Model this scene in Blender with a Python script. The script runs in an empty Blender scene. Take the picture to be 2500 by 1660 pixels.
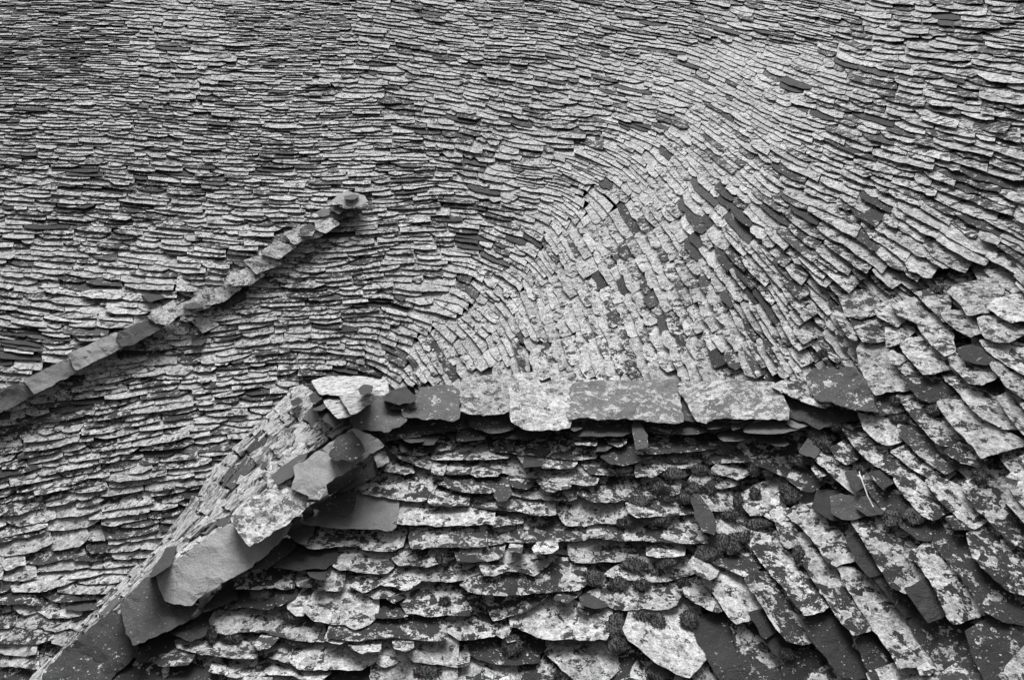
import bpy, math, random
import numpy as np
from mathutils import Vector, noise, geometry, Matrix

random.seed(7)
RS = np.random.RandomState(11)
SC = bpy.context.scene
COL = SC.collection
PI = math.pi

# ------------------------------------------------------------------ camera, sky, sun, exposure
PITCH = math.radians(20.0)
CAMZ = 12.0
cam_d = bpy.data.cameras.new('camera')
cam = bpy.data.objects.new('camera', cam_d)
COL.objects.link(cam)
cam.location = (0, 0, CAMZ)
cam.rotation_euler = (PI / 2 - PITCH, 0, 0)
cam_d.sensor_width = 36.0
cam_d.lens = 24.0
cam_d.clip_start = 0.05
cam_d.clip_end = 3000
SC.camera = cam

W = bpy.data.worlds.new('World')
SC.world = W
W.use_nodes = True
nt = W.node_tree
nt.nodes.clear()
SUN_EL, SUN_AZ = math.radians(56), math.radians(-10)      # azimuth from north (+y) towards east
sky = nt.nodes.new('ShaderNodeTexSky')
sky.sky_type = 'NISHITA'
sky.sun_disc = False
sky.sun_elevation = SUN_EL
sky.sun_rotation = SUN_AZ
sky.air_density = 1.5
sky.dust_density = 5.0
bw = nt.nodes.new('ShaderNodeRGBToBW')
bg = nt.nodes.new('ShaderNodeBackground')
bg.inputs[1].default_value = 0.085
wo = nt.nodes.new('ShaderNodeOutputWorld')
nt.links.new(sky.outputs[0], bw.inputs[0])
nt.links.new(bw.outputs[0], bg.inputs[0])
nt.links.new(bg.outputs[0], wo.inputs[0])

sun_d = bpy.data.lights.new('sun', 'SUN')
sun_d.energy = 2.5
sun_d.angle = math.radians(34)
sun = bpy.data.objects.new('sun', sun_d)
COL.objects.link(sun)
sdir = Vector((math.sin(SUN_AZ) * math.cos(SUN_EL), math.cos(SUN_AZ) * math.cos(SUN_EL), math.sin(SUN_EL)))
sun.rotation_euler = sdir.to_track_quat('Z', 'Y').to_euler()
sun.location = (0, 0, 40)

SC.view_settings.view_transform = 'Standard'
SC.view_settings.look = 'None'
SC.view_settings.gamma = 1.0
SC.view_settings.exposure = 0.85
SC.cycles.max_bounces = 4
SC.cycles.diffuse_bounces = 2
SC.cycles.glossy_bounces = 1
SC.cycles.transmission_bounces = 0
SC.render.film_transparent = False

# ------------------------------------------------------------------ the roof's planes
F = 1250 / 0.75          # focal length in photo pixels
CR = np.array([1.0, 0, 0])
CU = np.array([0, math.sin(PITCH), math.cos(PITCH)])
CF = np.array([0, math.cos(PITCH), -math.sin(PITCH)])
CO = np.array([0, 0, CAMZ])

def uv(x, y):
    return (x - 1250.0) / F, (830.0 - y) / F

def wA(x, y): return (y + 930.0) / 9086.0
def wR(x, y): return 0.19 + 0.00011 * (x - 2400) + 0.0002 * (y - 100)
def wF(x, y): return 0.3125 + 0.000223 * (y - 1050) + 0.0 * x
def smax(a, b, s):
    m = np.maximum(a, b)
    return m + s * np.log(np.exp((a - m) / s) + np.exp((b - m) / s))

R0 = np.array([-40.0, 985.0]); R1 = np.array([850.0, 495.0])   # small ridge on the main slope
def sheet1(x, y):
    x = np.asarray(x, float); y = np.asarray(y, float)
    w = smax(wA(x, y), wR(x, y), 0.010)
    # slow sagging of the old roof
    w = w * (1 + 0.010 * np.sin(x / 310.0 + y / 190.0) + 0.008 * np.sin(x / 170.0 - y / 130.0 + 1.3) + 0.004 * np.sin(x / 67.0 + y / 91.0))
    d = R1 - R0
    L = np.hypot(*d)
    t = ((x - R0[0]) * d[0] + (y - R0[1]) * d[1]) / (L * L)
    n = ((x - R0[0]) * -d[1] + (y - R0[1]) * d[0]) / L          # + is below/right of ridge
    f = np.clip(1.08 - t, 0, 1.6)
    f = np.where(t > 1.08, 0, f)
    h = 0.17 * np.sqrt(f) * np.exp(-np.where(n > 0, (n / 70.0) ** 2, (n / 90.0) ** 2))
    h = np.where(t > 1.08, 0, h)
    return w * (1 + 0.27 * h * 1.0)
def sheet2(x, y):
    x = np.asarray(x, float); y = np.asarray(y, float)
    w = smax(wF(x, y), wR(x, y), 0.008)
    return w * (1 + 0.006 * np.sin(x / 150.0 + y / 110.0) + 0.005 * np.sin(x / 83.0 - y / 71.0))

FL_O = [(900, 925), (724, 940), (662, 1012), (550, 1128), (430, 1287), (350, 1376), (252, 1474), (110, 1640), (-60, 1830)]
FL_I = [(915, 985), (868, 1040), (760, 1120), (660, 1200), (560, 1300), (400, 1410), (300, 1510), (150, 1665), (0, 1860)]
def lerp2(P, t):
    t = max(0.0, min(len(P) - 1.0001, t))
    i = int(t); f = t - i
    return (P[i][0] * (1 - f) + P[i + 1][0] * f, P[i][1] * (1 - f) + P[i + 1][1] * f)
def flank_pt(s, t):      # s along 0..8, t across 0 (outer) .. 1 (hip); returns x, y, w
    o = lerp2(FL_O, s); i = lerp2(FL_I, s)
    x = o[0] + (i[0] - o[0]) * t; y = o[1] + (i[1] - o[1]) * t
    wo_ = float(sheet1(o[0], o[1])) * 1.02; wi = float(sheet2(i[0], i[1])) * 0.985
    return x, y, wo_ + (wi - wo_) * t
FG = [(flank_pt(a / 6.0, b / 6.0)) for a in range(0, 49) for b in range(0, 7)]
FGA = np.array(FG)
def sheeth(x, y):
    x = np.asarray(x, float); y = np.asarray(y, float)
    dd = (FGA[:, 0] - x[..., None]) ** 2 + (FGA[:, 1] - y[..., None]) ** 2
    ww = 1 / (dd + 150.0) ** 2
    return (ww * FGA[:, 2]).sum(-1) / ww.sum(-1)
SHEETS = {'1': sheet1, '2': sheet2, 'h': sheeth}

def plane_at(sheet, x, y):
    f = SHEETS[sheet]; e = 14.0
    w0 = float(f(x, y))
    a = (float(f(x + e, y)) - float(f(x - e, y))) / (2 * e) * F
    b = -(float(f(x, y + e)) - float(f(x, y - e))) / (2 * e) * F
    u, v = uv(x, y)
    return np.array([a, b, w0 - a * u - b * v])

def unproj(g, x, y, h=0.0):
    """points at height h above the plane g seen at pixel x, y -> world"""
    x = np.asarray(x, float); y = np.asarray(y, float); h = np.asarray(h, float)
    u, v = uv(x, y)
    w = g[0] * u + g[1] * v + g[2]
    d = (1 - h * np.linalg.norm(g)) / w
    return CO + (u * d)[..., None] * CR + (v * d)[..., None] * CU + d[..., None] * CF
def normal_of(g):
    n = -g / np.linalg.norm(g)
    return n[0] * CR + n[1] * CU + n[2] * CF

# ------------------------------------------------------------------ materials
def new_mat(name):
    m = bpy.data.materials.new(name); m.use_nodes = True
    t = m.node_tree; t.nodes.clear()
    out = t.nodes.new('ShaderNodeOutputMaterial'); b = t.nodes.new('ShaderNodeBsdfPrincipled')
    t.links.new(b.outputs[0], out.inputs[0])
    return m, t, b
class N:
    def __init__(s, t): s.t = t
    def n(s, k, **kw):
        q = s.t.nodes.new(k)
        for a, b in kw.items(): setattr(q, a, b)
        return q
    def L(s, a, b): s.t.links.new(a, b)
    def put(s, q, i, v):
        if hasattr(v, 'links') or hasattr(v, 'is_output'): s.L(v, q.inputs[i])
        else: q.inputs[i].default_value = v
    def m(s, op, a, b=0.0, c=None, clamp=False):
        q = s.n('ShaderNodeMath', operation=op, use_clamp=clamp)
        s.put(q, 0, a); s.put(q, 1, b)
        if c is not None: s.put(q, 2, c)
        return q.outputs[0]
    def step(s, v, lo, hi, a=0.0, b=1.0):
        q = s.n('ShaderNodeMapRange', interpolation_type='SMOOTHSTEP')
        s.put(q, 0, v); s.put(q, 1, lo); s.put(q, 2, hi); s.put(q, 3, a); s.put(q, 4, b)
        return q.outputs[0]
    def noise(s, vec, scale, detail=3, rough=0.55, dist=0.0):
        q = s.n('ShaderNodeTexNoise'); s.L(vec, q.inputs['Vector'])
        q.inputs['Scale'].default_value = scale; q.inputs['Detail'].default_value = detail
        q.inputs['Roughness'].default_value = rough; q.inputs['Distortion'].default_value = dist
        return q.outputs['Fac']
    def vor(s, vec, scale, feature='F1', rnd=1.0):
        q = s.n('ShaderNodeTexVoronoi', feature=feature); s.L(vec, q.inputs['Vector'])
        q.inputs['Scale'].default_value = scale; q.inputs['Randomness'].default_value = rnd
        return q
    def mixf(s, f, a, b):
        q = s.n('ShaderNodeMix', data_type='FLOAT'); s.put(q, 0, f); s.put(q, 2, a); s.put(q, 3, b)
        return q.outputs[0]

def slate_material():
    m, t, b = new_mat('lichened_slate'); k = N(t)
    geo = k.n('ShaderNodeNewGeometry'); att = k.n('ShaderNodeAttribute', attribute_name='sl')
    sep = k.n('ShaderNodeSeparateColor'); k.L(att.outputs['Color'], sep.inputs[0])
    cover, tone, rid, side = sep.outputs[0], sep.outputs[1], sep.outputs[2], att.outputs['Alpha']
    off = k.n('ShaderNodeCombineXYZ'); r1 = k.m('MULTIPLY', rid, 37.0); r2 = k.m('MULTIPLY', rid, 91.0)
    k.L(r1, off.inputs[0]); k.L(r2, off.inputs[1]); k.L(r1, off.inputs[2])
    add = k.n('ShaderNodeVectorMath', operation='ADD'); k.L(geo.outputs['Position'], add.inputs[0]); k.L(off.outputs[0], add.inputs[1])
    P = add.outputs[0]
    # slightly warped coordinates so that thalli have lobed rims
    nz = k.n('ShaderNodeTexNoise'); k.L(P, nz.inputs['Vector']); nz.inputs['Scale'].default_value = 55; nz.inputs['Detail'].default_value = 3
    sc = k.n('ShaderNodeVectorMath', operation='SCALE'); k.L(nz.outputs['Color'], sc.inputs[0]); sc.inputs['Scale'].default_value = 0.018
    ad2 = k.n('ShaderNodeVectorMath', operation='ADD'); k.L(P, ad2.inputs[0]); k.L(sc.outputs[0], ad2.inputs[1])
    Q = ad2.outputs[0]
    big = k.noise(P, 13, 5, 0.62)
    mid = k.noise(P, 42, 5, 0.65)
    fine = k.noise(P, 130, 4, 0.75)
    vfine = k.noise(P, 520, 2, 0.6)
    v1 = k.vor(Q, 30); v2 = k.vor(Q, 75)
    c1 = k.n('ShaderNodeSeparateColor'); k.L(v1.outputs['Color'], c1.inputs[0])
    c2 = k.n('ShaderNodeSeparateColor'); k.L(v2.outputs['Color'], c2.inputs[0])
    # main crust: where the combined field passes the threshold set by cover
    f = k.m('MULTIPLY_ADD', big, 0.75, k.m('MULTIPLY', mid, 0.55))
    f = k.m('MULTIPLY_ADD', c1.outputs[0], 0.26, f)
    f = k.m('MULTIPLY_ADD', c2.outputs[0], 0.12, f)
    f = k.m('MULTIPLY_ADD', fine, 0.42, f)
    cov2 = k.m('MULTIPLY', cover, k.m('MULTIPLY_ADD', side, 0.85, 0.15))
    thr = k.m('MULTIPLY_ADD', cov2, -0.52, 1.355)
    crust = k.step(f, thr, k.m('ADD', thr, 0.06))
    # separate round thalli on the bare parts
    rad = k.m('MULTIPLY_ADD', c1.outputs[1], 0.42, -0.12)
    rad = k.m('MULTIPLY', rad, k.m('MULTIPLY_ADD', cover, 0.7, 0.42))
    th = k.step(v1.outputs['Distance'], rad, k.m('SUBTRACT', rad, 0.05))
    th = k.m('MULTIPLY', th, k.step(cover, 0.02, 0.25))
    rad2 = k.m('MULTIPLY_ADD', c2.outputs[1], 0.62, -0.36)
    th2 = k.step(v2.outputs['Distance'], rad2, k.m('SUBTRACT', rad2, 0.06))
    th2 = k.m('MULTIPLY', th2, k.step(cover, 0.08, 0.4))
    v3 = k.vor(Q, 105); c3 = k.n('ShaderNodeSeparateColor'); k.L(v3.outputs['Color'], c3.inputs[0])
    rad3 = k.m('MULTIPLY_ADD', c3.outputs[1], 0.85, -0.50)
    sp = k.step(v3.outputs['Distance'], rad3, k.m('SUBTRACT', rad3, 0.08))
    sp = k.m('MULTIPLY', k.m('MULTIPLY', sp, k.step(k.noise(P, 14, 2), 0.38, 0.55)), k.step(cover, 0.03, 0.15))
    lich = k.m('MAXIMUM', crust, k.m('MULTIPLY', k.m('MAXIMUM', th, th2), k.step(side, 0.15, 0.8)), clamp=True)
    lich = k.m('MAXIMUM', lich, k.m('MULTIPLY', sp, 0.8))
    # dark gaps and holes in the crust
    hole = k.step(k.noise(P, 70, 4, 0.7), 0.62, 0.70)
    lich = k.m('MULTIPLY', lich, k.m('MULTIPLY_ADD', hole, -0.75, 1.0))
    # crust colour
    e1 = k.vor(Q, 30, 'DISTANCE_TO_EDGE'); rim = k.step(e1.outputs['Distance'], 0.10, 0.02)
    lc = k.m('MULTIPLY_ADD', c1.outputs[2], 0.20, 0.17)
    lc = k.m('MULTIPLY_ADD', c2.outputs[2], 0.15, lc)
    lc = k.m('MULTIPLY_ADD', rim, 0.10, lc)
    lc = k.m('MULTIPLY_ADD', k.m('SUBTRACT', fine, 0.5), 0.9, lc)
    lc = k.m('MULTIPLY_ADD', k.m('SUBTRACT', vfine, 0.5), 0.35, lc)
    lc = k.m('MULTIPLY_ADD', k.m('SUBTRACT', mid, 0.5), 0.7, lc)
    lc = k.m('MULTIPLY', lc, k.m('MULTIPLY_ADD', rid, 0.3, 0.85))
    lc = k.m('MULTIPLY_ADD', sp, 0.08, lc)
    lc = k.m('MINIMUM', k.m('MAXIMUM', lc, 0.06), 0.7)
    # bare stone
    st = k.m('MULTIPLY_ADD', k.m('MULTIPLY', tone, tone), 0.42, 0.027)
    st = k.m('MULTIPLY', st, k.m('MULTIPLY_ADD', big, 0.9, 0.55))
    st = k.m('MULTIPLY', st, k.m('MULTIPLY_ADD', fine, 0.9, 0.55))
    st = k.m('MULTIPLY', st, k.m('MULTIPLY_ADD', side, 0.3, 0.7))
    colr = k.mixf(lich, st, lc)
    k.L(colr, b.inputs['Base Color'])
    b.inputs['Roughness'].default_value = 0.85
    b.inputs['Specular IOR Level'].default_value = 0.25
    # relief: flaking steps, crust thickness, grit
    stepn = k.n('ShaderNodeValToRGB'); stepn.color_ramp.interpolation = 'EASE'
    cr = stepn.color_ramp; cr.elements[0].position = 0.44; cr.elements[0].color = (0, 0, 0, 1); cr.elements[1].position = 0.46; cr.elements[1].color = (.5, .5, .5, 1)
    e = cr.elements.new(0.56); e.color = (.5, .5, .5, 1); e = cr.elements.new(0.575); e.color = (1, 1, 1, 1)
    k.L(k.noise(P, 6.5, 4, 0.5, 0.6), stepn.inputs[0])
    hgt = k.m('MULTIPLY', stepn.outputs[0], 0.55)
    hgt = k.m('MULTIPLY_ADD', lich, 0.35, hgt)
    hgt = k.m('MULTIPLY_ADD', fine, 1.0, hgt)
    hgt = k.m('MULTIPLY_ADD', mid, 0.8, hgt)
    hgt = k.m('MULTIPLY_ADD', vfine, 0.16, hgt)
    # split layers on the broken edges (roughly horizontal sheets)
    bmp = k.n('ShaderNodeBump'); bmp.inputs['Strength'].default_value = 1.0; bmp.inputs['Distance'].default_value = 0.006
    k.L(hgt, bmp.inputs['Height']); k.L(bmp.outputs[0], b.inputs['Normal'])
    return m

def simple_mat(name, base, scale, amp, bump, dist=0.01):
    m, t, b = new_mat(name); k = N(t)
    geo = k.n('ShaderNodeNewGeometry')
    a = k.noise(geo.outputs['Position'], scale, 5, 0.7); c = k.noise(geo.outputs['Position'], scale * 5, 3, 0.7)
    v = k.m('MULTIPLY', k.m('MULTIPLY_ADD', a, amp, 1 - amp / 2), k.m('MULTIPLY_ADD', c, 1.2, 0.4))
    k.L(k.m('MULTIPLY', v, base), b.inputs['Base Color'])
    b.inputs['Roughness'].default_value = 0.95; b.inputs['Specular IOR Level'].default_value = 0.1
    bm = k.n('ShaderNodeBump'); bm.inputs['Strength'].default_value = bump; bm.inputs['Distance'].default_value = dist
    k.L(k.m('ADD', a, k.m('MULTIPLY', c, 0.5)), bm.inputs['Height']); k.L(bm.outputs[0], b.inputs['Normal'])
    return m

M_SL = slate_material()
M_BED = simple_mat('dark_bed', 0.02, 20, 1.0, 0.6)
M_MOSS = simple_mat('moss', 0.12, 150, 1.4, 1.0, 0.010)
M_TWIG = simple_mat('dry_straw', 0.5, 60, 0.4, 0.3, 0.002)

# ------------------------------------------------------------------ objects
def tag(o, label=None, cat=None, group=None, kind=None):
    if label: o['label'] = label
    if cat: o['category'] = cat
    if group: o['group'] = group
    if kind: o['kind'] = kind
    return o
def mesh_obj(name, V, Fc, mat, sl=None, smooth=False, parent=None, origin=None):
    V = np.asarray(V, float)
    o3 = np.zeros(3) if origin is None else np.asarray(origin)
    me = bpy.data.meshes.new(name)
    me.from_pydata((V - o3).tolist(), [], Fc)
    if sl is not None:
        a = me.attributes.new('sl', 'FLOAT_COLOR', 'POINT')
        a.data.foreach_set('color', np.asarray(sl, np.float32).ravel())
    me.materials.append(mat)
    if smooth: me.polygons.foreach_set('use_smooth', [True] * len(me.polygons))
    me.update()
    o = bpy.data.objects.new(name, me); o.location = o3.tolist()
    COL.objects.link(o)
    if parent: o.parent = parent
    return o

# ------------------------------------------------------------------ direction and spacing of the courses, read as heading (deg, clockwise from right), course gap, slate length
S_COMMON = [(1900,50,8,12,80),(2400,50,4,16,105),(2000,250,14,19,90),(2400,250,5,20,112),(2250,150,4,17,105),
 (2000,450,22,26,100),(2400,480,17,27,125),(2200,350,12,22,110),(2100,580,32,32,115),(2300,620,33,36,140),
 (1800,650,50,28,80),(2100,700,45,33,110),(2400,720,40,40,150),(1900,820,62,33,85),(2100,850,55,40,120),(2400,900,50,55,170),
 (2100,1150,48,52,160),(2400,1200,50,60,190),(2200,1500,55,62,210),(2450,1550,50,66,220),(2600,1300,50,64,220),(2900,900,45,60,200),(2900,1500,50,70,240),(2900,300,8,34,170)]
S_1 = S_COMMON + [(-300,50,2,9,60),(100,50,2,8,58),(700,30,3,8,58),(1250,50,3,9,65),(1600,60,4,10,65),(100,300,2,14,72),(-300,300,2,14,72),(800,300,2,14,78),(1400,300,4,15,80),(1600,260,12,15,60),
 (1780,230,24,15,58),(1750,320,35,17,55),(100,500,5,17,85),(600,480,5,16,85),(1000,500,0,15,88),(1300,450,12,16,80),(1450,410,32,19,64),(1620,430,55,25,54),
 (1780,460,40,24,75),(-200,650,12,20,95),(50,750,13,20,95),(300,700,12,20,98),(550,620,10,20,98),(900,650,-4,21,98),(1100,590,6,19,90),(1240,620,24,20,75),(1380,620,66,30,52),
 (1500,560,64,29,52),(1600,650,64,32,58),(1050,730,5,21,90),(1180,730,48,22,60),(1300,750,74,34,55),(1450,750,72,34,58),(1700,760,66,38,72),(1700,560,58,30,66),
 (300,1000,-14,28,104),(600,900,-9,26,102),(850,800,0,22,95),(960,830,22,22,70),(1050,860,66,34,58),(1300,900,78,40,62),(1500,880,74,40,64),(1700,900,68,42,76),(1850,950,62,40,90),
 (100,1150,-13,33,118),(500,1100,-10,32,116),(680,1000,-6,29,108),(100,1350,-14,38,132),(300,1300,-11,37,128),(380,1450,2,40,128),(100,1550,6,43,140),(-300,1000,-10,28,110),(-300,1500,-5,36,150),(0,1750,5,40,150),
 (-400,800,12,22,100),(300,1750,0,40,150),(1000,1200,60,40,70),(1500,1200,75,45,80)]
S_2 = S_COMMON + [(850,1060,5,34,130),(1000,1050,2,36,150),(1300,1100,2,40,170),(1650,1070,-2,42,180),(1850,1060,2,40,140),(900,1300,0,46,170),(1300,1300,0,48,180),(1580,1280,6,50,170),
 (1300,1550,3,54,190),(700,1500,2,48,170),(1000,1700,2,56,190),(1600,1480,25,55,160),(1720,1330,32,52,150),(1920,1150,42,48,150),(1900,1500,58,56,190),(1800,1650,58,60,200),(2100,1800,57,66,220),(500,1700,2,50,170),(1300,1850,2,60,200)]
GK, LK = 0.77, 0.80
def field(S, x, y):
    front = S is S_2
    S = np.array(S, float)
    x = np.asarray(x, float); y = np.asarray(y, float)
    d2 = (S[:, 0] - x[..., None]) ** 2 + (S[:, 1] - y[..., None]) ** 2
    w = 1.0 / (d2 + 1200.0) ** 1.7
    a = np.radians(S[:, 2])
    c = (w * np.cos(a)).sum(-1); s = (w * np.sin(a)).sum(-1); W_ = w.sum(-1)
    th = np.arctan2(s, c)
    gap = np.exp((w * np.log(S[:, 3])).sum(-1) / W_); ln = np.exp((w * np.log(S[:, 4])).sum(-1) / W_)
    if not front: gap = gap * GK; ln = ln * LK
    return th, gap, ln

def solve_phi(S, x0, x1, y0, y1, h):
    xs = np.arange(x0, x1 + 1, h, dtype=float); ys = np.arange(y0, y1 + 1, h, dtype=float)
    X, Y = np.meshgrid(xs + h / 2, ys + h / 2)
    X = X[:-1, :-1]; Y = Y[:-1, :-1]
    th, gap, ln = field(S, X, Y)
    tx, ty = np.cos(th), np.sin(th); nx, ny = -np.sin(th), np.cos(th)
    wn, wt = 1.0 * gap, 1.0 * gap * 4.0
    tgt = 1.0 / gap
    def grad(p):
        gx = (p[:-1, 1:] - p[:-1, :-1] + p[1:, 1:] - p[1:, :-1]) / (2 * h)
        gy = (p[1:, :-1] - p[:-1, :-1] + p[1:, 1:] - p[:-1, 1:]) / (2 * h)
        return gx, gy
    def div(gx, gy):
        o = np.zeros((len(ys), len(xs))); a = gx / (2 * h); b = gy / (2 * h)
        o[:-1, 1:] += a; o[:-1, :-1] -= a; o[1:, 1:] += a; o[1:, :-1] -= a
        o[1:, :-1] += b; o[:-1, :-1] -= b; o[1:, 1:] += b; o[:-1, 1:] -= b
        return o
    def A(p):
        gx, gy = grad(p)
        a = (gx * tx + gy * ty) * wt ** 2; b = (gx * nx + gy * ny) * wn ** 2
        # small checkerboard damping
        lap = np.zeros_like(p)
        dd = p[:-1, :-1] + p[1:, 1:] - p[1:, :-1] - p[:-1, 1:]
        lap[:-1, :-1] += dd; lap[1:, 1:] += dd; lap[1:, :-1] -= dd; lap[:-1, 1:] -= dd
        return div(a * tx + b * nx, a * ty + b * ny) + 0.02 * lap
    b0 = div(wn ** 2 * tgt * nx, wn ** 2 * tgt * ny)
    p = np.outer(ys, np.ones(len(xs))) / 22.0
    r = b0 - A(p); d = r.copy(); rs = (r * r).sum()
    for it in range(1600):
        Ad = A(d); al = rs / (d * Ad).sum(); p += al * d; r -= al * Ad
        rn = (r * r).sum(); d = r + rn / rs * d; rs = rn
        if rn < 1e-10: break
    return xs, ys, p

def contours(xs, ys, p):
    segs = {}
    ny, nx = p.shape
    lo = p.min(); 
    for j in range(ny - 1):
        for i in range(nx - 1):
            q = (p[j, i], p[j, i + 1], p[j + 1, i + 1], p[j + 1, i])
            for lev in range(math.ceil(min(q)), math.floor(max(q)) + 1):
                pts = []
                E = ((('h', j, i), 0, 1), (('v', j, i + 1), 1, 2), (('h', j + 1, i), 3, 2), (('v', j, i), 0, 3))
                for key, a, b in E:
                    if (q[a] < lev) != (q[b] < lev):
                        pts.append(key)
                if len(pts) == 2:
                    a, b = (lev,) + pts[0], (lev,) + pts[1]
                    segs.setdefault(a, []).append(b); segs.setdefault(b, []).append(a)
    def pos(k):
        lev, t, j, i = k
        if t == 'h':
            f = (lev - p[j, i]) / (p[j, i + 1] - p[j, i]); return (xs[i] + f * (xs[1] - xs[0]), ys[j])
        f = (lev - p[j, i]) / (p[j + 1, i] - p[j, i]); return (xs[i], ys[j] + f * (ys[1] - ys[0]))
    seen = set(); out = []
    ends = [k for k, v in segs.items() if len(v) == 1] + list(segs.keys())
    for k in ends:
        if k in seen: continue
        line = [k]; seen.add(k); cur = k
        while True:
            nxt = [q for q in segs[cur] if q not in seen]
            if not nxt: break
            cur = nxt[0]; seen.add(cur); line.append(cur)
        if len(line) > 2: out.append((k[0], np.array([pos(q) for q in line])))
    return out

def inside(poly, x, y):
    c = False; n = len(poly); j = n - 1
    for i in range(n):
        xi, yi = poly[i]; xj, yj = poly[j]
        if (yi > y) != (yj > y) and x < (xj - xi) * (y - yi) / (yj - yi) + xi: c = not c
        j = i
    return c

# ------------------------------------------------------------------ slates traced one by one
TILES = {'A': (850, 900, 3.92), 'B': (1300, 900, 3.92), 'C': (500, 1260, 3.92), 'D': (900, 1260, 3.92), 'E': (1350, 1260, 3.92),
 'F': (1700, 900, 3.92), 'G': (2000, 700, 3.92), 'H': (2000, 1000, 2.24), 'I': (1700, 1260, 2.24), 'J': (2000, 1260, 2.24),
 'K': (100, 1260, 2.24), 'L': (550, 900, 2.24), 'M': (0, 400, 2.362), 'N': (600, 450, 5.2275)}
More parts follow.
